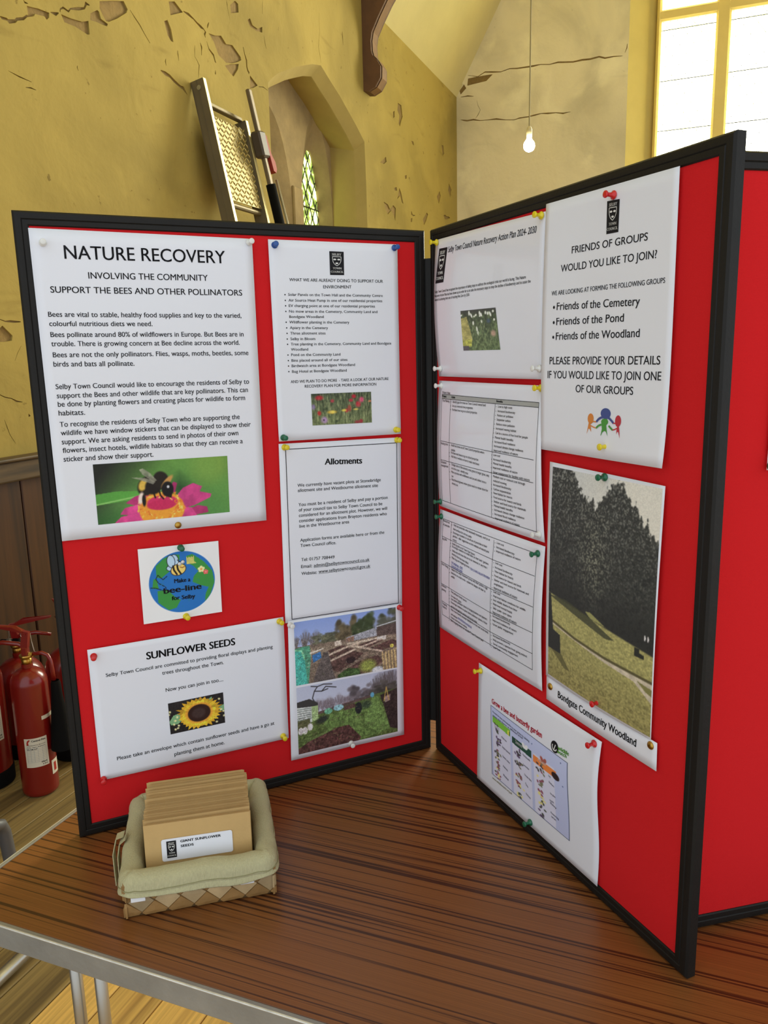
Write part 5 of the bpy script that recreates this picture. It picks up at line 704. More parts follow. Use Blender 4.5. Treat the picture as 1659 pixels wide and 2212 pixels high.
prof = [(WL, 2.72), (2.06, 2.715), (2.0, 2.74), (1.958, 2.80), (1.955, 2.88), (1.985, 2.93), (2.02, 2.965), (2.03, 3.0), (2.032, 3.07), (2.02, 3.13), (1.97, 3.22), (1.90, 3.33), (1.80, 3.46), (1.62, 3.65), (1.40, 3.86), (1.30, 4.15), (1.74, 3.98), (2.04, 3.52), (WL, 3.46)]
MB().prism(prof, -.07, .07, Matrix(((0, 0, 1, 0), (1, 0, 0, 0), (0, 1, 0, 0), (0, 0, 0, 1)))).build('brace', TIMBER, br)
MB().loft([[(-.045, y-.006, z) for y, z in prof[1:16]], [(.045, y-.006, z) for y, z in prof[1:16]]], False).build('edge_strip', TIMBER_E, br)  # paler strip over the outer edge of post and brace
# floor
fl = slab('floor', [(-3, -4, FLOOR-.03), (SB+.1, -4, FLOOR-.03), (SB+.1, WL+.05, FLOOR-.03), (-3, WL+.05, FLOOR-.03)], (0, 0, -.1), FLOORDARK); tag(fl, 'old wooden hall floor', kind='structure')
fm = [MB().box((-2.8, .0015, -.028), (SB, .1175, 0), .0025).mesh('floorboard') for _ in (0, 1)]; fm[0].materials.append(FLOORWOOD); fm[1].materials.append(FLOORDARK)
w = .648-.119*38
k = 0
while w < WL-.1:
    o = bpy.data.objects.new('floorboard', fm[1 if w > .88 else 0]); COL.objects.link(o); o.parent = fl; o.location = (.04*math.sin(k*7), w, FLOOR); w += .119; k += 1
# ---------------------------------------------------------------- trestle table
TC = RM(-.6205, .481, -.0009); TM = frame(TC, -WD, SD, (0, 0, 1))      # local x along the front edge, y to the back
tb = empty('folding_table', TM, 'folding table with brown wood laminate top and grey metal edge', 'table')
TL, TD = 1.83, .75
MB().box((.003, .003, -.022), (TL-.003, TD-.003, 0), .001).build('tabletop', TABLEWOOD, tb)
def edge(lo, hi, name='edge_trim'): return MB().box(lo, hi, .0012, seg=2).build(name, ALU, tb)
edge((-.004, -.004, -.033), (TL+.004, .0028, .0006)); edge((-.004, TD-.0028, -.033), (TL+.004, TD+.004, .0006)); edge((-.004, .0032, -.033), (.0028, TD-.0032, .0006)); edge((TL-.0028, .0032, -.033), (TL+.004, TD-.0032, .0006))
MB().tube([(-.003, -.003, -.0008), (TL+.003, -.003, -.0008)], .0016, 8).build('worn_lip', ALUEDGE, tb); MB().tube([(-.003, 0, -.0014), (-.003, TD, -.0014)], .0022, 8).build('worn_lip', ALUEDGE, tb)
for y in (.17, TD-.1):
    for x in ((.033, .082) if y < .3 else (.045, .085)): MB().tube([(x, y, FLOOR+.012), (x, y, -.034)], .0095, 14).build('leg', CHROME, tb, None, True)
    for x in (TL-.09, TL-.04): MB().tube([(x, y, FLOOR+.012), (x, y, -.034)], .0095, 14).build('leg', CHROME, tb, None, True)
for x in (.0575, TL-.065): MB().box((x-.035, .12, -.052), (x+.035, TD-.07, -.034), .003).build('leg_rail', ALU, tb); MB().box((x-.04, .15, FLOOR+.001), (x+.04, .19, FLOOR+.014), .004).build('foot', EXTBLK, tb); MB().box((x-.04, TD-.12, FLOOR+.001), (x+.04, TD-.08, FLOOR+.014), .004).build('foot', EXTBLK, tb)
# ---------------------------------------------------------------- display boards
def board_leaf(root, M, w, h=.9, bar=.0187, th=.0142):
    MB().box((bar-.004, bar-.004, -.011), (w-bar+.004, h-bar+.004, -.0022), 0).build('panel', PANEL, root, M)
    b = MB(); pr = [(0, -th), (0, -.003), (.0022, -.0004), (.006, 0), (.0095, 0), (.0105, -.0009), (.0115, 0), (.0172, 0), (bar, -.0012), (bar, -th)]
    cs = [(0, 0, 1, 1), (w, 0, -1, 1), (w, h, -1, -1), (0, h, 1, -1)]; rings = []
    for x, y, sx, sy in cs: rings.append([(x+sx*d, y+sy*d, z) for d, z in pr])
    b.loft(rings+[rings[0]], True); b.build('frame', BLACK, root, M)
db_ = empty('folding_display_board', Matrix.Translation((0, 0, 0)), 'black framed red display board of two hinged leaves standing on the table', 'display board')
board_leaf(db_, FL, W_); board_leaf(db_, FR, W_)
hp = [Vector((-G_, .004, 0)), Vector((-.0012, .001, 0)), Vector((.004, -G_, 0))]
MB().loft([[tuple(p+Vector((0, 0, .053))) for p in hp], [tuple(p+Vector((0, 0, .857))) for p in hp], [tuple(p+Vector((.0012, .0012, .857))) for p in hp], [tuple(p+Vector((.0012, .0012, .053))) for p in hp]], False).build('hinge_strip', BLACK, db_)
dt_ = empty('display_board', FT, 'black framed red board behind the right leaf, mostly out of the photo', 'display board')
board_leaf(dt_, Matrix.Identity(4), W_)
# ---------------------------------------------------------------- papers on the boards
crests = [[('*SELBY', 0, 0, 1, 0, c), ('*TOWN', 0, 0, 1, 0, c), ('*COUNCIL', 0, 0, 1, 0, c)] for c in (.001, .01)]
STICK_T = [('*GIANT SUNFLOWER', .0245, .0245, .0775, .0245, .00335), ('*SEEDS', .0245, .0175, .0415, .0175, .00335)]
LBL_T = [('*Central Fire', .018, .0655, .052, .0655, .0045), ('Maintenance Record', .006, .056, .05, .056, .0022), ('Date  Type  Engineer', .006, .0515, .05, .0515, .0018), ('*12 10 17', .006, .045, .03, .045, .0034), ('*Mark', .037, .0095, .052, .0095, .0034), ('*2 KG', .039, .004, .052, .004, .003)]
prepare_text([T_NATURE, T_WHAT, T_ALLOT, T_SUN, T_BEELINE, T_PLAN, T_FRIENDS, T_TABA, T_TABB, T_STRIP, T_GARDEN, T_GARDENW, T_GARDENB, T_BANDS, STICK_T, LBL_T] + crests)
edge_curl = lambda k: (lambda a, b: k*(np.abs(2*b-1)**3)*(.5+.5*np.sin(a*5)) + .0003*np.sin(a*9+b*4))
s = Sheet(Q_NATURE, FL, lambda a, b: .0009*np.clip(1-a*6, 0, 1)*b + .0006*np.sin(a*3.1)*(1-b)); s.paper('poster', PAPER, 'large white nature recovery poster with a bumblebee photo at its foot', 'poster')
s.text(T_NATURE, INK); s.picture(P_BEE, pic_bee(), label='printed photo of a bumblebee on a pink flower')
s = Sheet(Q_WHAT, FL, edge_curl(.0008)); s.paper('notice', PAPER, 'white notice with a bulleted list and a wildflower meadow photo', 'notice'); s.text(T_WHAT, INK); s.picture(P_WILD, pic_meadow(), label='printed photo of a flower meadow'); crest_finish(s, crest(s, G_WHAT))
s = Sheet(Q_ALLOT, FL, edge_curl(.0006), .0012); s.paper('notice', PAPER, 'white allotments notice with a thin black border', 'notice'); s.text(T_ALLOT, INK); s.lines([B_ALLOT + [B_ALLOT[0]]], .0011, INK, 'border')
s = Sheet(Q_PHOTOS, FL, lambda a, b: .0016*b**3*np.abs(2*a-1) + .001*np.sin(b*3), .0021); s.paper('photo_sheet', PAPER, 'white sheet with two stacked allotment photos, below the allotments notice', 'photo sheet'); s.picture(P_PLOTS, pic_plots(), label='printed photo of dug allotment plots under blue sky'); s.picture(P_SHED, pic_shed(), label='printed photo of a shed and a green path')
s = Sheet(Q_SUN, FL, lambda a, b: .0022*np.clip(a-.7, 0, 1)*np.sin(b*6) + .0006*np.sin(a*4), .0026); s.paper('notice', PAPER, 'white landscape sunflower seeds notice above the basket', 'notice'); s.text(T_SUN, INK); s.picture(P_SUN, pic_sunflower(), label='printed photo of a sunflower')
s = Sheet(Q_BEELINE, FL, edge_curl(.0004)); s.paper('picture_card', PAPER, 'small square white card with a round blue and green bee globe', 'card'); e_ = .0004
q4 = [tuple(np.array(q)) for q in Q_BEELINE]; s.picture(q4, pic_globe(), 'globe_print'); s.text(T_BEELINE, INK, eps=.0008)
s = Sheet(Q_PLAN, FR, lambda a, b: .006*np.sin(b*math.pi)*(1-a*.6) + .003*np.sin(a*math.pi), .0022); s.paper('plan_page', LAMIN, 'laminated action plan title page with a snowdrop photo', 'page'); s.text(T_PLAN, INK); s.picture(P_SNOW, pic_snowdrops(), label='printed photo of snowdrops'); crest_finish(s, crest(s, G_PLAN))
s = Sheet(Q_TABA, FR, lambda a, b: .004*np.sin(b*math.pi)+.003*np.sin(a*math.pi), .0022); s.paper('plan_page', LAMIN, 'laminated page with a grey-headed table, below the action plan title page', 'page'); s.band(H_TABA, GREYINK, 'table_heading'); s.lines(L_TABA, .0007, INK, eps=.0005); s.text(T_TABA, INK, eps=.0006)
s = Sheet(Q_TABB, FR, lambda a, b: .004*np.sin(b*math.pi)+.002*np.sin(a*math.pi), .0022); s.paper('plan_page', LAMIN, 'laminated table page with blue links, lowest of the three laminated pages', 'page'); s.lines(L_TABB, .0007, INK)
blue = [l for l in T_TABB if l[0][0] == '_' and 'Improved' not in l[0]]; s.text([l for l in T_TABB if l not in blue], INK, eps=.0005); s.text(blue, BLUEINK, 'link_lettering', .0005)
s = Sheet(Q_FRIENDS, FR, lambda a, b: .0035*np.clip(1-a*3, 0, 1)*np.sin(b*2.6) + .006*b**6*a**2 + .003*np.sin(a*3.1)*b, .0034); s.paper('notice', PAPER, 'white friends of groups notice with four coloured figures holding hands', 'notice'); s.text(T_FRIENDS, INK); crest_finish(s, crest(s, G_FRIENDS))
FIG = {'b': mat('blue_figure_ink', C8(70, 86, 150), .6), 'g': mat('green_figure_ink', C8(78, 156, 60), .6), 'o': mat('orange_figure_ink', C8(226, 140, 60), .6), 'r': mat('red_figure_ink', C8(198, 50, 62), .6)}
for k, (rx, ry) in {'b': (.0088, .0062), 'o': (.0055, .0062), 'r': (.0050, .0066)}.items():
    c = np.array(I_PEOPLE['head_'+k][0]); s.shape([tuple(c+np.array([rx*math.cos(t), ry*math.sin(t)])) for t in np.arange(20)*math.pi/10], FIG[k], 'figure_head')
for k in 'bgor': s.shape(I_PEOPLE['body_'+k], FIG[k], 'figure_body', .0005)
for n, k, wdt in [('arms_b', 'b', .0028), ('arms_g1', 'g', .0024), ('arms_g2', 'g', .0024), ('arms_o1', 'o', .0014), ('arms_o2', 'o', .0014), ('arms_r1', 'r', .0014), ('arms_r2', 'r', .0014)]: s.lines([I_PEOPLE[n]], wdt, FIG[k], 'figure_arm', .0006)
s = Sheet(Q_STRIP, FR, lambda a, b: .001+.0015*np.sin(a*math.pi), .0016); s.paper('caption_strip', PAPER, 'narrow white caption strip pinned under the woodland photo', 'caption', 24, 3); s.text(T_STRIP, INK)
s = Sheet(Q_WOOD, FR, lambda a, b: .004*np.sin(a*math.pi)*b + .002*np.sin(b*3.1), .0032); s.paper('photo_sheet', PAPER, 'large portrait photo of dark woodland with white margin', 'photo'); s.picture(P_WOOD, pic_woodland(), label='printed photo of dark trees and a lawn path')
s = Sheet(Q_GARDEN, FR, lambda a, b: .004*np.sin(a*2.4)*np.sin(b*3) + .003*a*np.sin(b*6.2), .0022); s.paper('poster', PAPER, 'landscape bee and butterfly garden poster with three season columns', 'poster'); s.picture(P_GARDEN, pic_garden(), 'season_chart', .0003)
s.text(T_GARDEN[:1], REDINK, 'title_lettering'); s.text(T_GARDEN[1:], GREENINK, 'logo_lettering'); s.text(T_GARDENB, SLATEINK, eps=.0007); s.text(T_BANDS, WHITEINK, 'season_lettering', .0007); s.text(T_GARDENW, OLIVEINK, 'address_lettering')
c = np.array(BADGE[0]); s.shape([tuple(c+np.array([.0085*math.cos(t), .0085*math.sin(t)])) for t in np.arange(24)*math.pi/12], INK, 'logo_disc')
s.lines([[tuple(c+np.array([.005*math.cos(t), .005*math.sin(t)])) for t in np.linspace(2.6, 6.0, 10)], [tuple(c+np.array([-.001, -.004])), tuple(c+np.array([.002, .004]))]], .0016, WHITEINK, 'logo_mark', .0007)
s = Sheet([(.068, .628), (.278, .626), (.278, .331-.0), (.067, .331)], FT); s.Q = [np.array(q) for q in [(.0745, .867), (.2845, .867), (.2845, .570), (.0716, .570)]]; s.paper('notice', PAPER, 'white sheet on the rear board, only its curled left edge in the photo', 'notice')
# pins
pin_me = {}
def pin(c, u, v, F, label, z0=.0022, tilt=0.):
    if c not in pin_me:
        me = MB().lathe([(.0001, -.001), (.0046, 0), (.0050, .0006), (.0048, .0018), (.0030, .0028), (.0024, .0045), (.0023, .0075), (.0028, .0095), (.0038, .0104), (.0041, .0112), (.0039, .0122), (.003, .0127), (0, .0128)], 18).mesh('push_pin'); me.materials.append(PINC[c]); me.shade_smooth(); pin_me[c] = me
    o = bpy.data.objects.new('push_pin', pin_me[c]); COL.objects.link(o); o.matrix_world = F @ Matrix.Translation((u, v, z0)) @ Matrix.Rotation(tilt, 4, 'Y') @ Matrix.Rotation(-abs(tilt)*.6, 4, 'X'); return tag(o, label, 'push pin', 'push pins on the boards')
for i, (c, l, u, v) in enumerate(PINS_L): pin(c, u, v, FL, l, .0030 if 'sun' in l else .0024, .1*math.sin(i*2.3))
for i, (c, l, u, v) in enumerate(PINS_R): pin(c, u, v, FR, l, .0034 if 'garden' in l or 'table' in l else .0042, .08*math.sin(i*1.7))
pin('green', .0755, .575, FT, 'green push pin on the rear board sheet at the photo edge')
tk = MB().lathe([(.0001, 0), (.0050, .0002), (.0050, .0006), (.0042, .0017), (.0024, .0026), (0, .0029)], 18).mesh('drawing_pin'); tk.materials.append(BRASS); tk.shade_smooth()
for F, (u, v), l, z in [(FL, TACK_L[0], 'brass drawing pin below the bumblebee photo', .0018), (FR, TACK_R[0], 'brass drawing pin at the upper end of the woodland caption strip', .003), (FR, TACK_R[1], 'brass drawing pin at the lower end of the woodland caption strip', .003)]:
    o = bpy.data.objects.new('drawing_pin', tk); COL.objects.link(o); o.matrix_world = F @ Matrix.Translation((u, v, z)); tag(o, l, 'drawing pin', 'brass drawing pins')
# ---------------------------------------------------------------- basket of seed envelopes
BA = math.radians(-12.2); BM = Matrix.Translation((-.5716, -.2153, .0006)) @ Matrix.Rotation(BA, 4, 'Z')
bk = empty('basket', BM, 'small woven wood basket lined with sage green linen, full of envelopes', 'basket')
BW_, BD, BH = .196, .208, .050
SPLINT_D = mat('brown_wood_splint', C8(160, 122, 70), .6, var=.2, vscale=30, bump=.3, bscale=90, rnd=.15)
INNER = mat('basket_core', C8(120, 92, 54), .8)
b = MB()
for lo, hi in [((.004, .004, 0), (BW_-.004, BD-.004, .003)), ((.004, .004, 0), (BW_-.004, .008, BH-.004)), ((.004, BD-.008, 0), (BW_-.004, BD-.004, BH-.004)), ((.004, .004, 0), (.008, BD-.004, BH-.004)), ((BW_-.008, .004, 0), (BW_-.004, BD-.004, BH-.004))]: b.box(lo, hi)
b.build('core', INNER, bk)
def clip(poly, f):
    out = []
    for i in range(len(poly)):
        a, c = poly[i-1], poly[i]; fa, fc = f(a), f(c)
        if (fa >= 0) != (fc >= 0): t = fa/(fa-fc); out.append((a[0]+(c[0]-a[0])*t, a[1]+(c[1]-a[1])*t))
        if fc >= 0: out.append(c)
    return out
def splints(L, place, off):
    hd = .0165      # half diagonal of a diamond
    for r in range(-1, 5):
        for k in range(-1, int(L/(2*hd))+2):
            cx = 2*hd*k + (hd if r % 2 else 0) + off; cz = hd*.95*r + .004; P = [(cx-hd*.97, cz), (cx, cz-hd*.93), (cx+hd*.97, cz), (cx, cz+hd*.93)]
            for f in (lambda p: p[0], lambda p: L-p[0], lambda p: p[1]-.0005, lambda p: BH-p[1]): P = clip(P, f) if P else P
            if len(P) < 3: continue
            ar = sum(P[i-1][0]*P[i][1]-P[i][0]*P[i-1][1] for i in range(len(P)))/2
            if abs(ar) < 4e-5: continue
            mx = sum(p[0] for p in P)/len(P); mz = sum(p[1] for p in P)/len(P); sg = 1 if r % 2 else -1
            bm = bmesh.new(); hgt = lambda x, z: .0012 + .0012*(sg*(x-cx)+(z-cz))/hd
            vs = [bm.verts.new(place(x, z, max(.0002, hgt(x, z)))) for x, z in P]; bs = [bm.verts.new(place(x, z, -.001)) for x, z in P]; ct = bm.verts.new(place(mx, mz, hgt(mx, mz)+.0013)); n = len(P)
            for i in range(n): bm.faces.new((vs[i], vs[(i+1) % n], ct)); bm.faces.new((bs[i], bs[(i+1) % n], vs[(i+1) % n], vs[i]))
            bmesh.ops.recalc_face_normals(bm, faces=bm.faces); me = bpy.data.meshes.new('splint'); bm.to_mesh(me); bm.free(); link('splint', me, SPLINT if sg > 0 else SPLINT_D, bk)
splints(BW_, lambda x, z, d: (x, .004-d, z), .006); splints(BD, lambda x, z, d: (BW_-.004+d, x, z), .01); splints(BW_, lambda x, z, d: (x, BD-.004+d, z), 0); splints(BD, lambda x, z, d: (.004-d, x, z), .004)
# linen liner rolled over the rim: profile (out, z), out>0 is outside the wall
lp = [(-.026, .012), (-.0255, .036), (-.0245, .047), (-.021, .0560), (-.014, .0605), (-.006, .0602), (.0005, .0567), (.0038, .051), (.0046, .045), (.0048, .0400), (.0054, .0378), (.0034, .0370), (.0052, .0354), (.0074, .0305), (.0060, .0300), (.0035, .0350)]
def rim_path():
    pts = []; r = .016; seg = 5
    def arc(cx, cy, a0): return [(cx+r*math.cos(a0+math.pi/2*i/seg), cy+r*math.sin(a0+math.pi/2*i/seg), a0+math.pi/2*i/seg) for i in range(seg+1)]
    cor = [(BW_-r, r, -math.pi/2), (BW_-r, BD-r, 0), (r, BD-r, math.pi/2), (r, r, math.pi)]; raw = []
    for c in cor: raw += arc(*c)
    for i, p in enumerate(raw):
        q = raw[(i+1) % len(raw)]; d = math.hypot(q[0]-p[0], q[1]-p[1]); k = max(1, int(d/.008))
        for j in range(k): t = j/k; da = ((q[2]-p[2]+math.pi) % (2*math.pi))-math.pi; pts.append((p[0]+(q[0]-p[0])*t, p[1]+(q[1]-p[1])*t, p[2]+da*t))
    return pts
RP = rim_path(); rings = []
for i, (x, y, a) in enumerate(RP):
    nx, ny = math.cos(a), math.sin(a); wob = .0009*math.sin(i*.9)+.0007*math.sin(i*2.3+1); cz = .0012*math.sin(i*.55); corner = max(0, 1-min(abs(x-cx)+abs(y-cy) for cx in (0, BW_) for cy in (0, BD))/.03); ring = []
    for j, (o_, z) in enumerate(lp):
        k = 1 if 2 < j < 9 else .6; oo = o_ if o_ > -.02 or corner == 0 else o_+.008*corner
        ring.append((x+nx*(oo+wob*k), y+ny*(oo+wob*k), z+cz*(j > 2)+(.0022*math.sin(i*1.7+j)*corner if j > 1 else 0) + (.0018*math.sin(i*.23+1.) if j in (13, 14) else 0)))
    rings.append(ring)
mb = MB(); mb.loft([[r[j] for r in rings] for j in range(len(lp))], True); ln = mb.build('liner', LINEN, bk, None, True)
sub = ln.modifiers.new('smooth', 'SUBSURF'); sub.levels = 1; sub.render_levels = 1
mb = MB()      # seam line round the roll
mb.tube([tuple(Vector(r[9])+Vector((math.cos(p[2])*.0004, math.sin(p[2])*.0004, 0))) for r, p in zip(rings, RP)]+[rings[0][9]], .0006, 5, False); mb.build('seam', mat('linen_thread', C8(150, 146, 104), .9), bk)
for k, (y0, dz, out) in enumerate([(.098, 0, .010), (.105, .004, .017)]):
    P = [Vector((.002-.004*k, y0-.004, .064)), Vector((-out*.7, y0-.002, .056+dz)), Vector((-out, y0-.006, .040)), Vector((-out*.9, y0-.016, .018)), Vector((-out*.7-.002, y0-.022, .004))]; Q = [p+Vector((-.001, -.017, .0005)) for p in P]
    MB().loft([[tuple(p) for p in P], [tuple(q) for q in Q], [tuple(q+Vector((-.0012, 0, 0))) for q in Q], [tuple(p+Vector((-.0012, 0, 0))) for p in P], [tuple(p) for p in P]], False).build('tie_ribbon', LINEN, bk)
WHITETAPE = mat('white_fastener_tape', C8(240, 240, 240), .6)
for x in (.020, .158): MB().box((x-.009, -.0050, .0255), (x+.009, -.0030, .0325), .0006).build('fastener_tape', WHITETAPE, bk)
# envelopes
EW, EH, ET = .139, .098, .0025
def envelope_mesh():
    b = MB(); nx, nz = 8, 6; fr, bk_ = [], []
    for j in range(nz+1):
        for i in range(nx+1):
            x, z = EW*i/nx, EH*j/nz; p = (ET/2)*max(.12, (1-(2*i/nx-1)**4)*(1-(2*j/nz-1)**4)*.95); fr.append((x, -p, z)); bk_.append((x, p, z))
    bm = b.bm; A = [bm.verts.new(v) for v in fr]; B = [bm.verts.new(v) for v in bk_]; I = lambda i, j: j*(nx+1)+i
    for j in range(nz):
        for i in range(nx): q = (I(i, j), I(i+1, j), I(i+1, j+1), I(i, j+1)); bm.faces.new([A[k] for k in q]); bm.faces.new([B[k] for k in q[::-1]])
    rim = [I(i, 0) for i in range(nx)]+[I(nx, j) for j in range(nz)]+[I(i, nz) for i in range(nx, 0, -1)]+[I(0, j) for j in range(nz, 0, -1)]
    for a, c in zip(rim, rim[1:]+rim[:1]): bm.faces.new((A[a], B[a], B[c], A[c]))
    b.loft([[(0.002, ET/2+.0001, EH), (EW/2, ET/2+.0003, EH*.45), (EW-.002, ET/2+.0001, EH)], [(0.002, ET/2+.0005, EH), (EW/2, ET/2+.0006, EH*.45), (EW-.002, ET/2+.0005, EH)]], True, True); return b.mesh('seed_envelope')
em = envelope_mesh(); em.materials.append(KRAFT)
NE = 27
ORD = 'first second third fourth fifth sixth seventh eighth ninth tenth eleventh twelfth thirteenth fourteenth fifteenth sixteenth seventeenth eighteenth nineteenth twentieth twenty-first twenty-second twenty-third twenty-fourth twenty-fifth twenty-sixth'.split()
for i in range(NE):
    o = bpy.data.objects.new('seed_envelope', em); COL.objects.link(o); r = random.Random(i)
    dz = 0 if i == 0 else r.uniform(-.0018, .0014) + .002*(i/NE); dx = 0 if i == 0 else r.uniform(-.0015, .0015)
    o.matrix_world = BM @ Matrix.Translation((.0285+dx, .0352+i*.0039, .0062)) @ Matrix.Rotation(math.radians(-2.-i*.12), 4, 'X') @ Matrix.Rotation(math.radians(r.uniform(-.4, .4) if i else .3), 4, 'Y') @ Matrix.Translation((0, 0, dz))
    if i == 0:
        tag(o, 'front kraft envelope bearing a white giant sunflower seeds label', 'envelope'); st = Sheet([(0, .0315), (.0925, .0315), (.0925, 0), (0, 0)], Matrix.Translation((.0215, -ET/2-.0006, .0445)) @ frame((0, 0, 0), (1, 0, 0), (0, 0, 1), (0, -1, 0)), None, .0005)
        rr = .003; R4 = [(cx+rr*math.cos(a0+k*math.pi/8), cy+rr*math.sin(a0+k*math.pi/8)) for cx, cy, a0 in [(rr, rr, math.pi), (.0925-rr, rr, -math.pi/2), (.0925-rr, .0315-rr, 0), (rr, .0315-rr, math.pi/2)] for k in range(5)]
        st.o = MB().prism(R4, 0, .0005).build('address_label', PAPER, o, st.F); st.text(STICK_T, INK); crest_finish(st, crest(st, [(.0065, .0285), (.019, .0285), (.019, .0045), (.0065, .0045)]))
    else: tag(o, f'plain kraft seed envelope, {ORD[i-1]} behind the labelled front envelope in the basket' if i < NE-1 else 'rearmost plain kraft seed envelope in the basket, nearest the display board', 'envelope', 'seed envelopes in the basket')
# ---------------------------------------------------------------- fire extinguishers
def label_on(parent, r, h0, h1, ang, half, marks=True, m=EXTLBL):
    """curved sticker on a cylinder, with its printing"""
    n = 12; V = []
    for z in (h0, h1): V += [((r+.0006)*math.cos(ang-half+2*half*i/n), (r+.0006)*math.sin(ang-half+2*half*i/n), z) for i in range(n+1)]
    me = npmesh('label', V, [(i, i+1, i+n+2, i+n+1) for i in range(n)]); o = link('label', me, m, parent)
    if marks:
        wd_, ht = 2*half*r, h1-h0; w0, h_0 = .056, .074; sx, sy = wd_/w0, ht/h_0
        bend = lambda P, e: np.c_[(r+e)*np.cos(ang-half+P[:, 0]*sx/r), (r+e)*np.sin(ang-half+P[:, 0]*sx/r), h0+P[:, 1]*sy]
        Vs, Fs, k = [], [], 0
        for L in LBL_T:
            st_, t = style(L[0]); co, tr = GLYPH[(t, 2 if '*' in st_ else 0, L[5] > .0042)]; x0, x1 = co[:, 0].min(), co[:, 0].max()
            P = np.c_[L[1]+(co[:, 0]-x0)*(L[3]-L[1])/(x1-x0), L[2]+co[:, 1]*L[5]/CAP]; Vs.append(bend(P, .0011)); Fs.append(tr+k); k += len(P)
        link('label_lettering', npmesh('label_lettering', np.concatenate(Vs), np.concatenate(Fs)), INK, o)
        Vs, Fs, k = [], [], 0; segs = [((.005, z), (.051, z), .0005) for z in np.arange(.013, .052, .0042)] + [((x, .013), (x, .051), .0005) for x in (.005, .014, .022, .031, .042, .051)]
        for (xa, za_), (xb, zb_), t in segs:
            d = np.array([0, t]) if za_ == zb_ else np.array([t, 0]); q = [np.array([xa, za_])+(np.array([xb, zb_])-np.array([xa, za_]))*i/6 for i in range(7)]
            P = np.array(q+[v+d for v in q]); Vs.append(bend(P, .0009)); Fs.append(np.array([(i, i+1, i+8, i+7) for i in range(6)])+k); k += 14
        link('label_grid', npmesh('label_grid', np.concatenate(Vs), np.concatenate(Fs)), EXTLINE, o)
        P = np.array([(.006, .058), (.011, .058), (.010, .064), (.015, .070), (.013, .072), (.008, .069), (.006, .064)]); me = bpy.data.meshes.new('label_emblem'); me.from_pydata([tuple(v) for v in bend(P, .0011)], [], [tuple(range(7))]); link('label_emblem', me, mat('label_red', C8(170, 40, 30), .5), o)
    return o
def extinguisher(x, y, rot, r, H, label, kind, tilt=0.):
    root = empty('fire_extinguisher', Matrix.Translation((x, y, FLOOR+.002)) @ Matrix.Rotation(rot, 4, 'Z'), label, 'fire extinguisher', 'fire extinguishers by the wall'); top = H
    sh = r*1.15; body = [(0, 0), (r*.9, 0), (r*.985, .006), (r, .016), (r, top-sh)] + [(max(.017, r*math.cos(a)), top-sh+sh*.82*math.sin(a)) for a in np.linspace(.15, 1.45, 9)] + [(.0185, top-.012), (.0185, top), (0, top)]
    b = MB().lathe(body, 32); auto_smooth(b.build('cylinder', EXTRED, root), 35)
    if kind == 'water': auto_smooth(MB().lathe([(0, .0005), (r+.002, .0005), (r+.003, .004), (r+.003, .05), (r+.001, .056), (r*.9, .057)], 32).build('skirt', EXTBLK, root))
    MB().lathe([(.013, top-.002), (.0165, top+.001), (.0165, top+.016), (.012, top+.018), (.012, top+.03), (0, top+.03)], 20).build('neck', BRASS, root, None, True)
    MB().box((-.011, -.011, top+.016), (.011, .011, top+.058), .004).build('valve', EXTRED if kind == 'co2' else EXTBLK, root); MB().lathe([(0, top+.02), (.021, top+.021), (.022, top+.026), (.021, top+.03), (0, top+.031)], 20).build('valve_flange', BRASS, root)
    hl = .105; m = EXTRED
    MB().tube([(-.006, 0, top+.05), (.02, 0, top+.066), (.02+hl*.5, 0, top+.072), (.02+hl, 0, top+.062)], [.006, .008, .0075, .006], 10).build('carry_handle', m, root, None, True)
    MB().loft([[(x_, w_, z) for x_, w_, z in [(-.012, -.011, top+.10+dz), (.03, -.011, top+.122+dz), (.13, -.009, top+.128+dz), (.13, .009, top+.128+dz), (.03, .011, top+.122+dz), (-.012, .011, top+.10+dz)]] for dz in (0, .005)], True, True).build('squeeze_lever', m, root)
    MB().loft([[(-.012, -.009, top+.055), (.012, -.009, top+.055), (.012, .009, top+.055), (-.012, .009, top+.055)], [(-.02, -.008, top+.108), (.0, -.008, top+.112), (.0, .008, top+.112), (-.02, .008, top+.108)]], True, True).build('lever_bracket', m, root)
    MB().tube([(-.016, -.012, top+.1), (-.018, -.013, top+.07), (-.024, -.012, top+.035)], .0014, 6).build('safety_pin', CHROME, root)
    an = [(.010+.008*math.cos(t), -.014, top+.092+.008*math.sin(t)) for t in np.linspace(0, 6.2, 14)]; MB().tube(an, .0012, 6, False).build('pin_ring', CHROME, root)
    if kind == 'co2':
        MB().tube([(-.012, 0, top+.03), (-.024, 0, top+.03)], .009, 6).build('swivel_nut', BRASS, root)
        MB().tube([(-.02, 0, top+.031), (-.055, 0, top+.036), (-.073, 0, top+.028), (-.082, 0, top+.008), (-.085, 0, top-.03), (-.086, 0, top-.06)], .0065, 12).build('horn_pipe', EXTRED, root, None, True)
        auto_smooth(MB().lathe([(.012, 0), (.016, -.01), (.018, -.05), (.03, -.17), (.036, -.24), (.033, -.24), (.026, -.16), (.012, -.05)], 20, Matrix.Translation((-.0905, 0, top-.06))).build('horn', EXTBLK, root))
    else:
        MB().tube([(-.012, 0, top+.04), (-.05, 0, top+.045), (-.085, 0, top+.02), (-r-.02, .01, top-.08), (-r-.017, .02, top-.22), (-r-.013, .03, .12)], .0085, 10).build('hose', EXTBLK, root, None, True)
        MB().tube([(-.014, 0, top+.04), (-.034, 0, top+.043)], .011, 10).build('hose_ferrule', STEEL, root, None, True)
    return root
ca = lambda x, y: math.atan2(cam.location.y-y, cam.location.x-x)
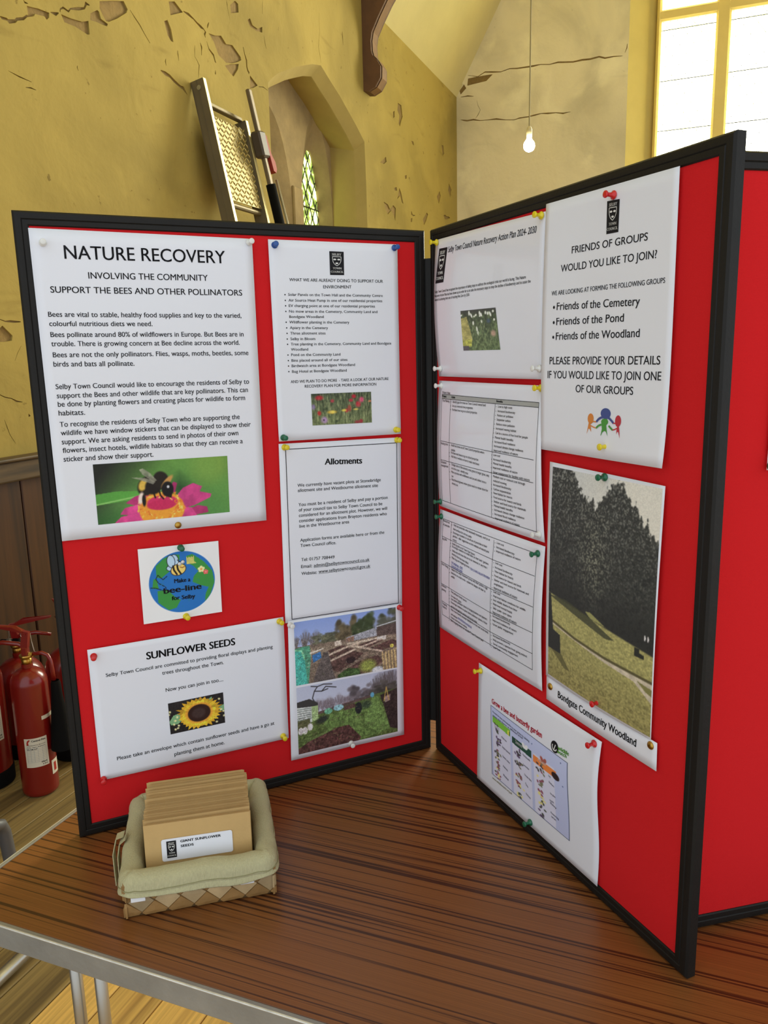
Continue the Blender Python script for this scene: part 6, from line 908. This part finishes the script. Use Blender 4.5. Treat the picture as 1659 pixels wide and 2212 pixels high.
e1 = extinguisher(-.679, 1.561, math.radians(152), .0585, .455, 'slim red extinguisher with brass neck and paper service label', 'co2'); lt = lambda w, rot: w-rot
v = ca(-.679, 1.561)-math.radians(152); label_on(e1, .0585, .11, .213, v-.02, .62); label_on(e1, .0585, .27, .283, v+.85, .42, False); label_on(e1, .0585, .065, .115, v+1.05, .30, False); 
MB().box((0, 0, 0), (.001, .012, .03), .0003).build('emblem', mat('label_red', (0, 0, 0)), e1, Matrix.Rotation(v+1.0, 4, 'Z') @ Matrix.Translation((.0588, -.006, .075)))
e2 = extinguisher(-.845, 1.70, math.radians(80), .085, .47, 'stout red extinguisher cut by the left photo edge, label half shown', 'water'); v = ca(-.845, 1.70)-math.radians(80); label_on(e2, .085, .17, .29, v+.35, .5)
extinguisher(-.710, 1.895, math.radians(-20), .085, .385, 'stout red extinguisher behind the slim one, only its dome and levers showing', 'water'); extinguisher(-.545, 1.79, math.radians(100), .08, .43, 'dark shaded extinguisher half hidden behind the left board', 'water')
# ---------------------------------------------------------------- ladder, folded stand, lamp, chair
lb = RM(0, 1.45, FLOOR+.004); lt_ = RM(0, 2.02, 2.13); tv = (lt_-lb).normalized(); LM = frame(lb, SD, tv, SD.cross(tv))   # x along the wall, y up the ladder, z out of it
ld = empty('ladder', LM, 'grey aluminium ladder with a chequered plate leaning on the peeling wall', 'ladder')
def rail(x0, x1, top):
    b = MB(); b.box((x0, .0, -.075), (x0+.004, top, -.002)); b.box((x0, 0, -.079), (x1, top, -.073)); b.box((x0-.002, 0, -.045), (x0, top, -.041)); b.box((x0+.004, 0, -.079), (x0+.022, top, -.075)); b.build('rail', mat('grey_aluminium_rail', C8(112, 103, 80), .5, .4, var=.1, vscale=8), ld); return MB().box((x0, 0, -.002), (x1, top, .001), .0008).build('rail_flange', mat('rail_flange_highlight', C8(228, 214, 150), .35, .3), ld)  # window highlight on the front flange is put into its paler colour
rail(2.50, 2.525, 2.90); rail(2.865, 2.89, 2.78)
for i in range(8): MB().tube([(2.503, .27+i*.287, -.04), (2.868, .27+i*.287, -.04)], .014, 10).build('rung', mat('rung_grey', C8(120, 108, 76), .5, .5), ld)
MB().box((2.503, 2.78, -.05), (2.868, 2.80, -.02), .003).build('top_rung', mat('rung_grey', (0, 0, 0)), ld)
CHQ = mat('chequer_plate', C8(140, 126, 78), .45, .6); pl = MB().box((2.526, 2.298, -.026), (2.865, 2.73, -.021)).build('chequer_plate', CHQ, ld)
b = MB()
for i in range(13):
    for j in range(16):
        x = 2.54+i*.026; y = 2.312+j*.0275; a = math.radians(45 if (i+j) % 2 else -45); dx, dy = .016*math.cos(a), .016*math.sin(a); b.tube([(x-dx, y-dy, -.0205), (x, y, -.0185), (x+dx, y+dy, -.0205)], [.001, .0032, .001], 5)
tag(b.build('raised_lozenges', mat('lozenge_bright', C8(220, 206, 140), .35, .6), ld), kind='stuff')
MB().tube([(2.497, 2.86, -.035), (2.508, 2.86, -.035)], .012, 12).build('rail_bolt', STEEL, ld)
# folded stand beside the ladder
P = lambda s_, w_, z: RM(s_, w_, z)
st_b, st_t = RM(3.28, 1.55, FLOOR), RM(2.868, 1.97, 2.165); ax = (st_t-st_b).normalized(); L_ = (st_t-st_b).length
sx = SD - ax*SD.dot(ax); sx.normalize(); SMx = frame(st_b, sx, ax.cross(sx)*-1, ax) if False else frame(st_b, sx, ax.cross(sx), ax)
sd = empty('folded_stand', SMx, 'folded metal stand with a red clamp leaning right of the ladder', 'stand')
POLEM = mat('grey_pole', C8(112, 98, 74), .5, .4)
MB().box((-.018, -.012, L_-.62), (.018, .012, L_), .005).build('pole', POLEM, sd); MB().tube([(.004, 0, .01), (.004, 0, L_-.5)], .028, 12).build('sleeve', EXTBLK, sd, None, True)
MB().box((-.05, -.03, L_-.36), (.03, .03, L_-.22), .01).build('bracket', mat('dark_bracket', C8(70, 58, 44), .5), sd); REDC = mat('red_clamp', C8(150, 44, 24), .65)
MB().prism([(.03, L_-.36), (.03, L_-.24), (.042, L_-.24), (.052, L_-.34), (.078, L_-.38), (.078, L_-.42), (.06, L_-.44), (.035, L_-.43)], -.025, .025, Matrix(((1, 0, 0, 0), (0, 0, 1, 0), (0, 1, 0, 0), (0, 0, 0, 1)))).build('clamp_lever', REDC, sd)
MB().tube([(.09, .0, L_-.47), (.135, .0, L_-1.2), (.15, .0, .02)], .008, 10).build('stay_rod', CHROME, sd, None, True); MB().tube([(.045, .02, L_-.5), (.08, .02, L_-.54), (.05, .02, L_-.6)], .011, 8).build('knob', EXTBLK, sd, None, True); MB().tube([(.05, .01, L_-.6), (.085, .01, L_-1.3), (.09, .01, .05)], .012, 10).build('leg', STEEL, sd, None, True)
# pendant lamp
BP = RM(4.0, .635, 1.974); lampm = bpy.data.materials.new('lit_bulb'); lampm.use_nodes = True; p = lampm.node_tree.nodes['Principled BSDF']; p.inputs['Emission Color'].default_value = (1, .96, .8, 1); p.inputs['Emission Strength'].default_value = BULB_GLOW
pd = empty('pendant_lamp', Matrix.Translation(BP), 'bare lit bulb hanging on a long cord in front of the gable wall', 'lamp')
MB().lathe([(0, -.036), (.0125, -.034), (.0235, -.0275), (.0315, -.018), (.0355, -.006), (.0355, .006), (.0315, .018), (.0235, .029), (.017, .038), (.0145, .048), (.0145, .056), (0, .056)], 28).build('bulb', lampm, pd, None, True)
MB().lathe([(.016, .05), (.0175, .056), (.0175, .095), (.012, .108), (.004, .114), (0, .114)], 16).build('lampholder', mat('cream_lampholder', C8(214, 200, 150), .5), pd, None, True)
MB().tube([(0, 0, .11), (.004, 0, 1.6), (0, 0, EAVE+(2.05-.635)*RISE-1.974-.02)], .0042, 6).build('cord', mat('lamp_cord', C8(150, 138, 90), .7), pd)
# bent tube frame at the table corner
tf = [Vector(q) for q in [(-.88, .565, -.69), (-.797, .653, -.69), (-.742, .710, -.69), (-.7325, .7195, -.683), (-.7325, .7215, -.665), (-.7545, .731, -.372), (-.760, .728, -.352), (-.772, .716, -.344), (-.86, .63, -.34)]]
ch = empty('tubular_frame', Matrix.Translation(tf[2]), 'bent metal tube frame mostly outside the photo beyond the table corner', 'tube frame')
MB().tube([tuple(q-tf[2]) for q in tf[:4]], .0155, 14).build('floor_runner', CHROME, ch, None, True); MB().tube([tuple(q-tf[2]) for q in tf[3:]], .0152, 14).build('upright', SHADEDTUBE, ch, None, True)
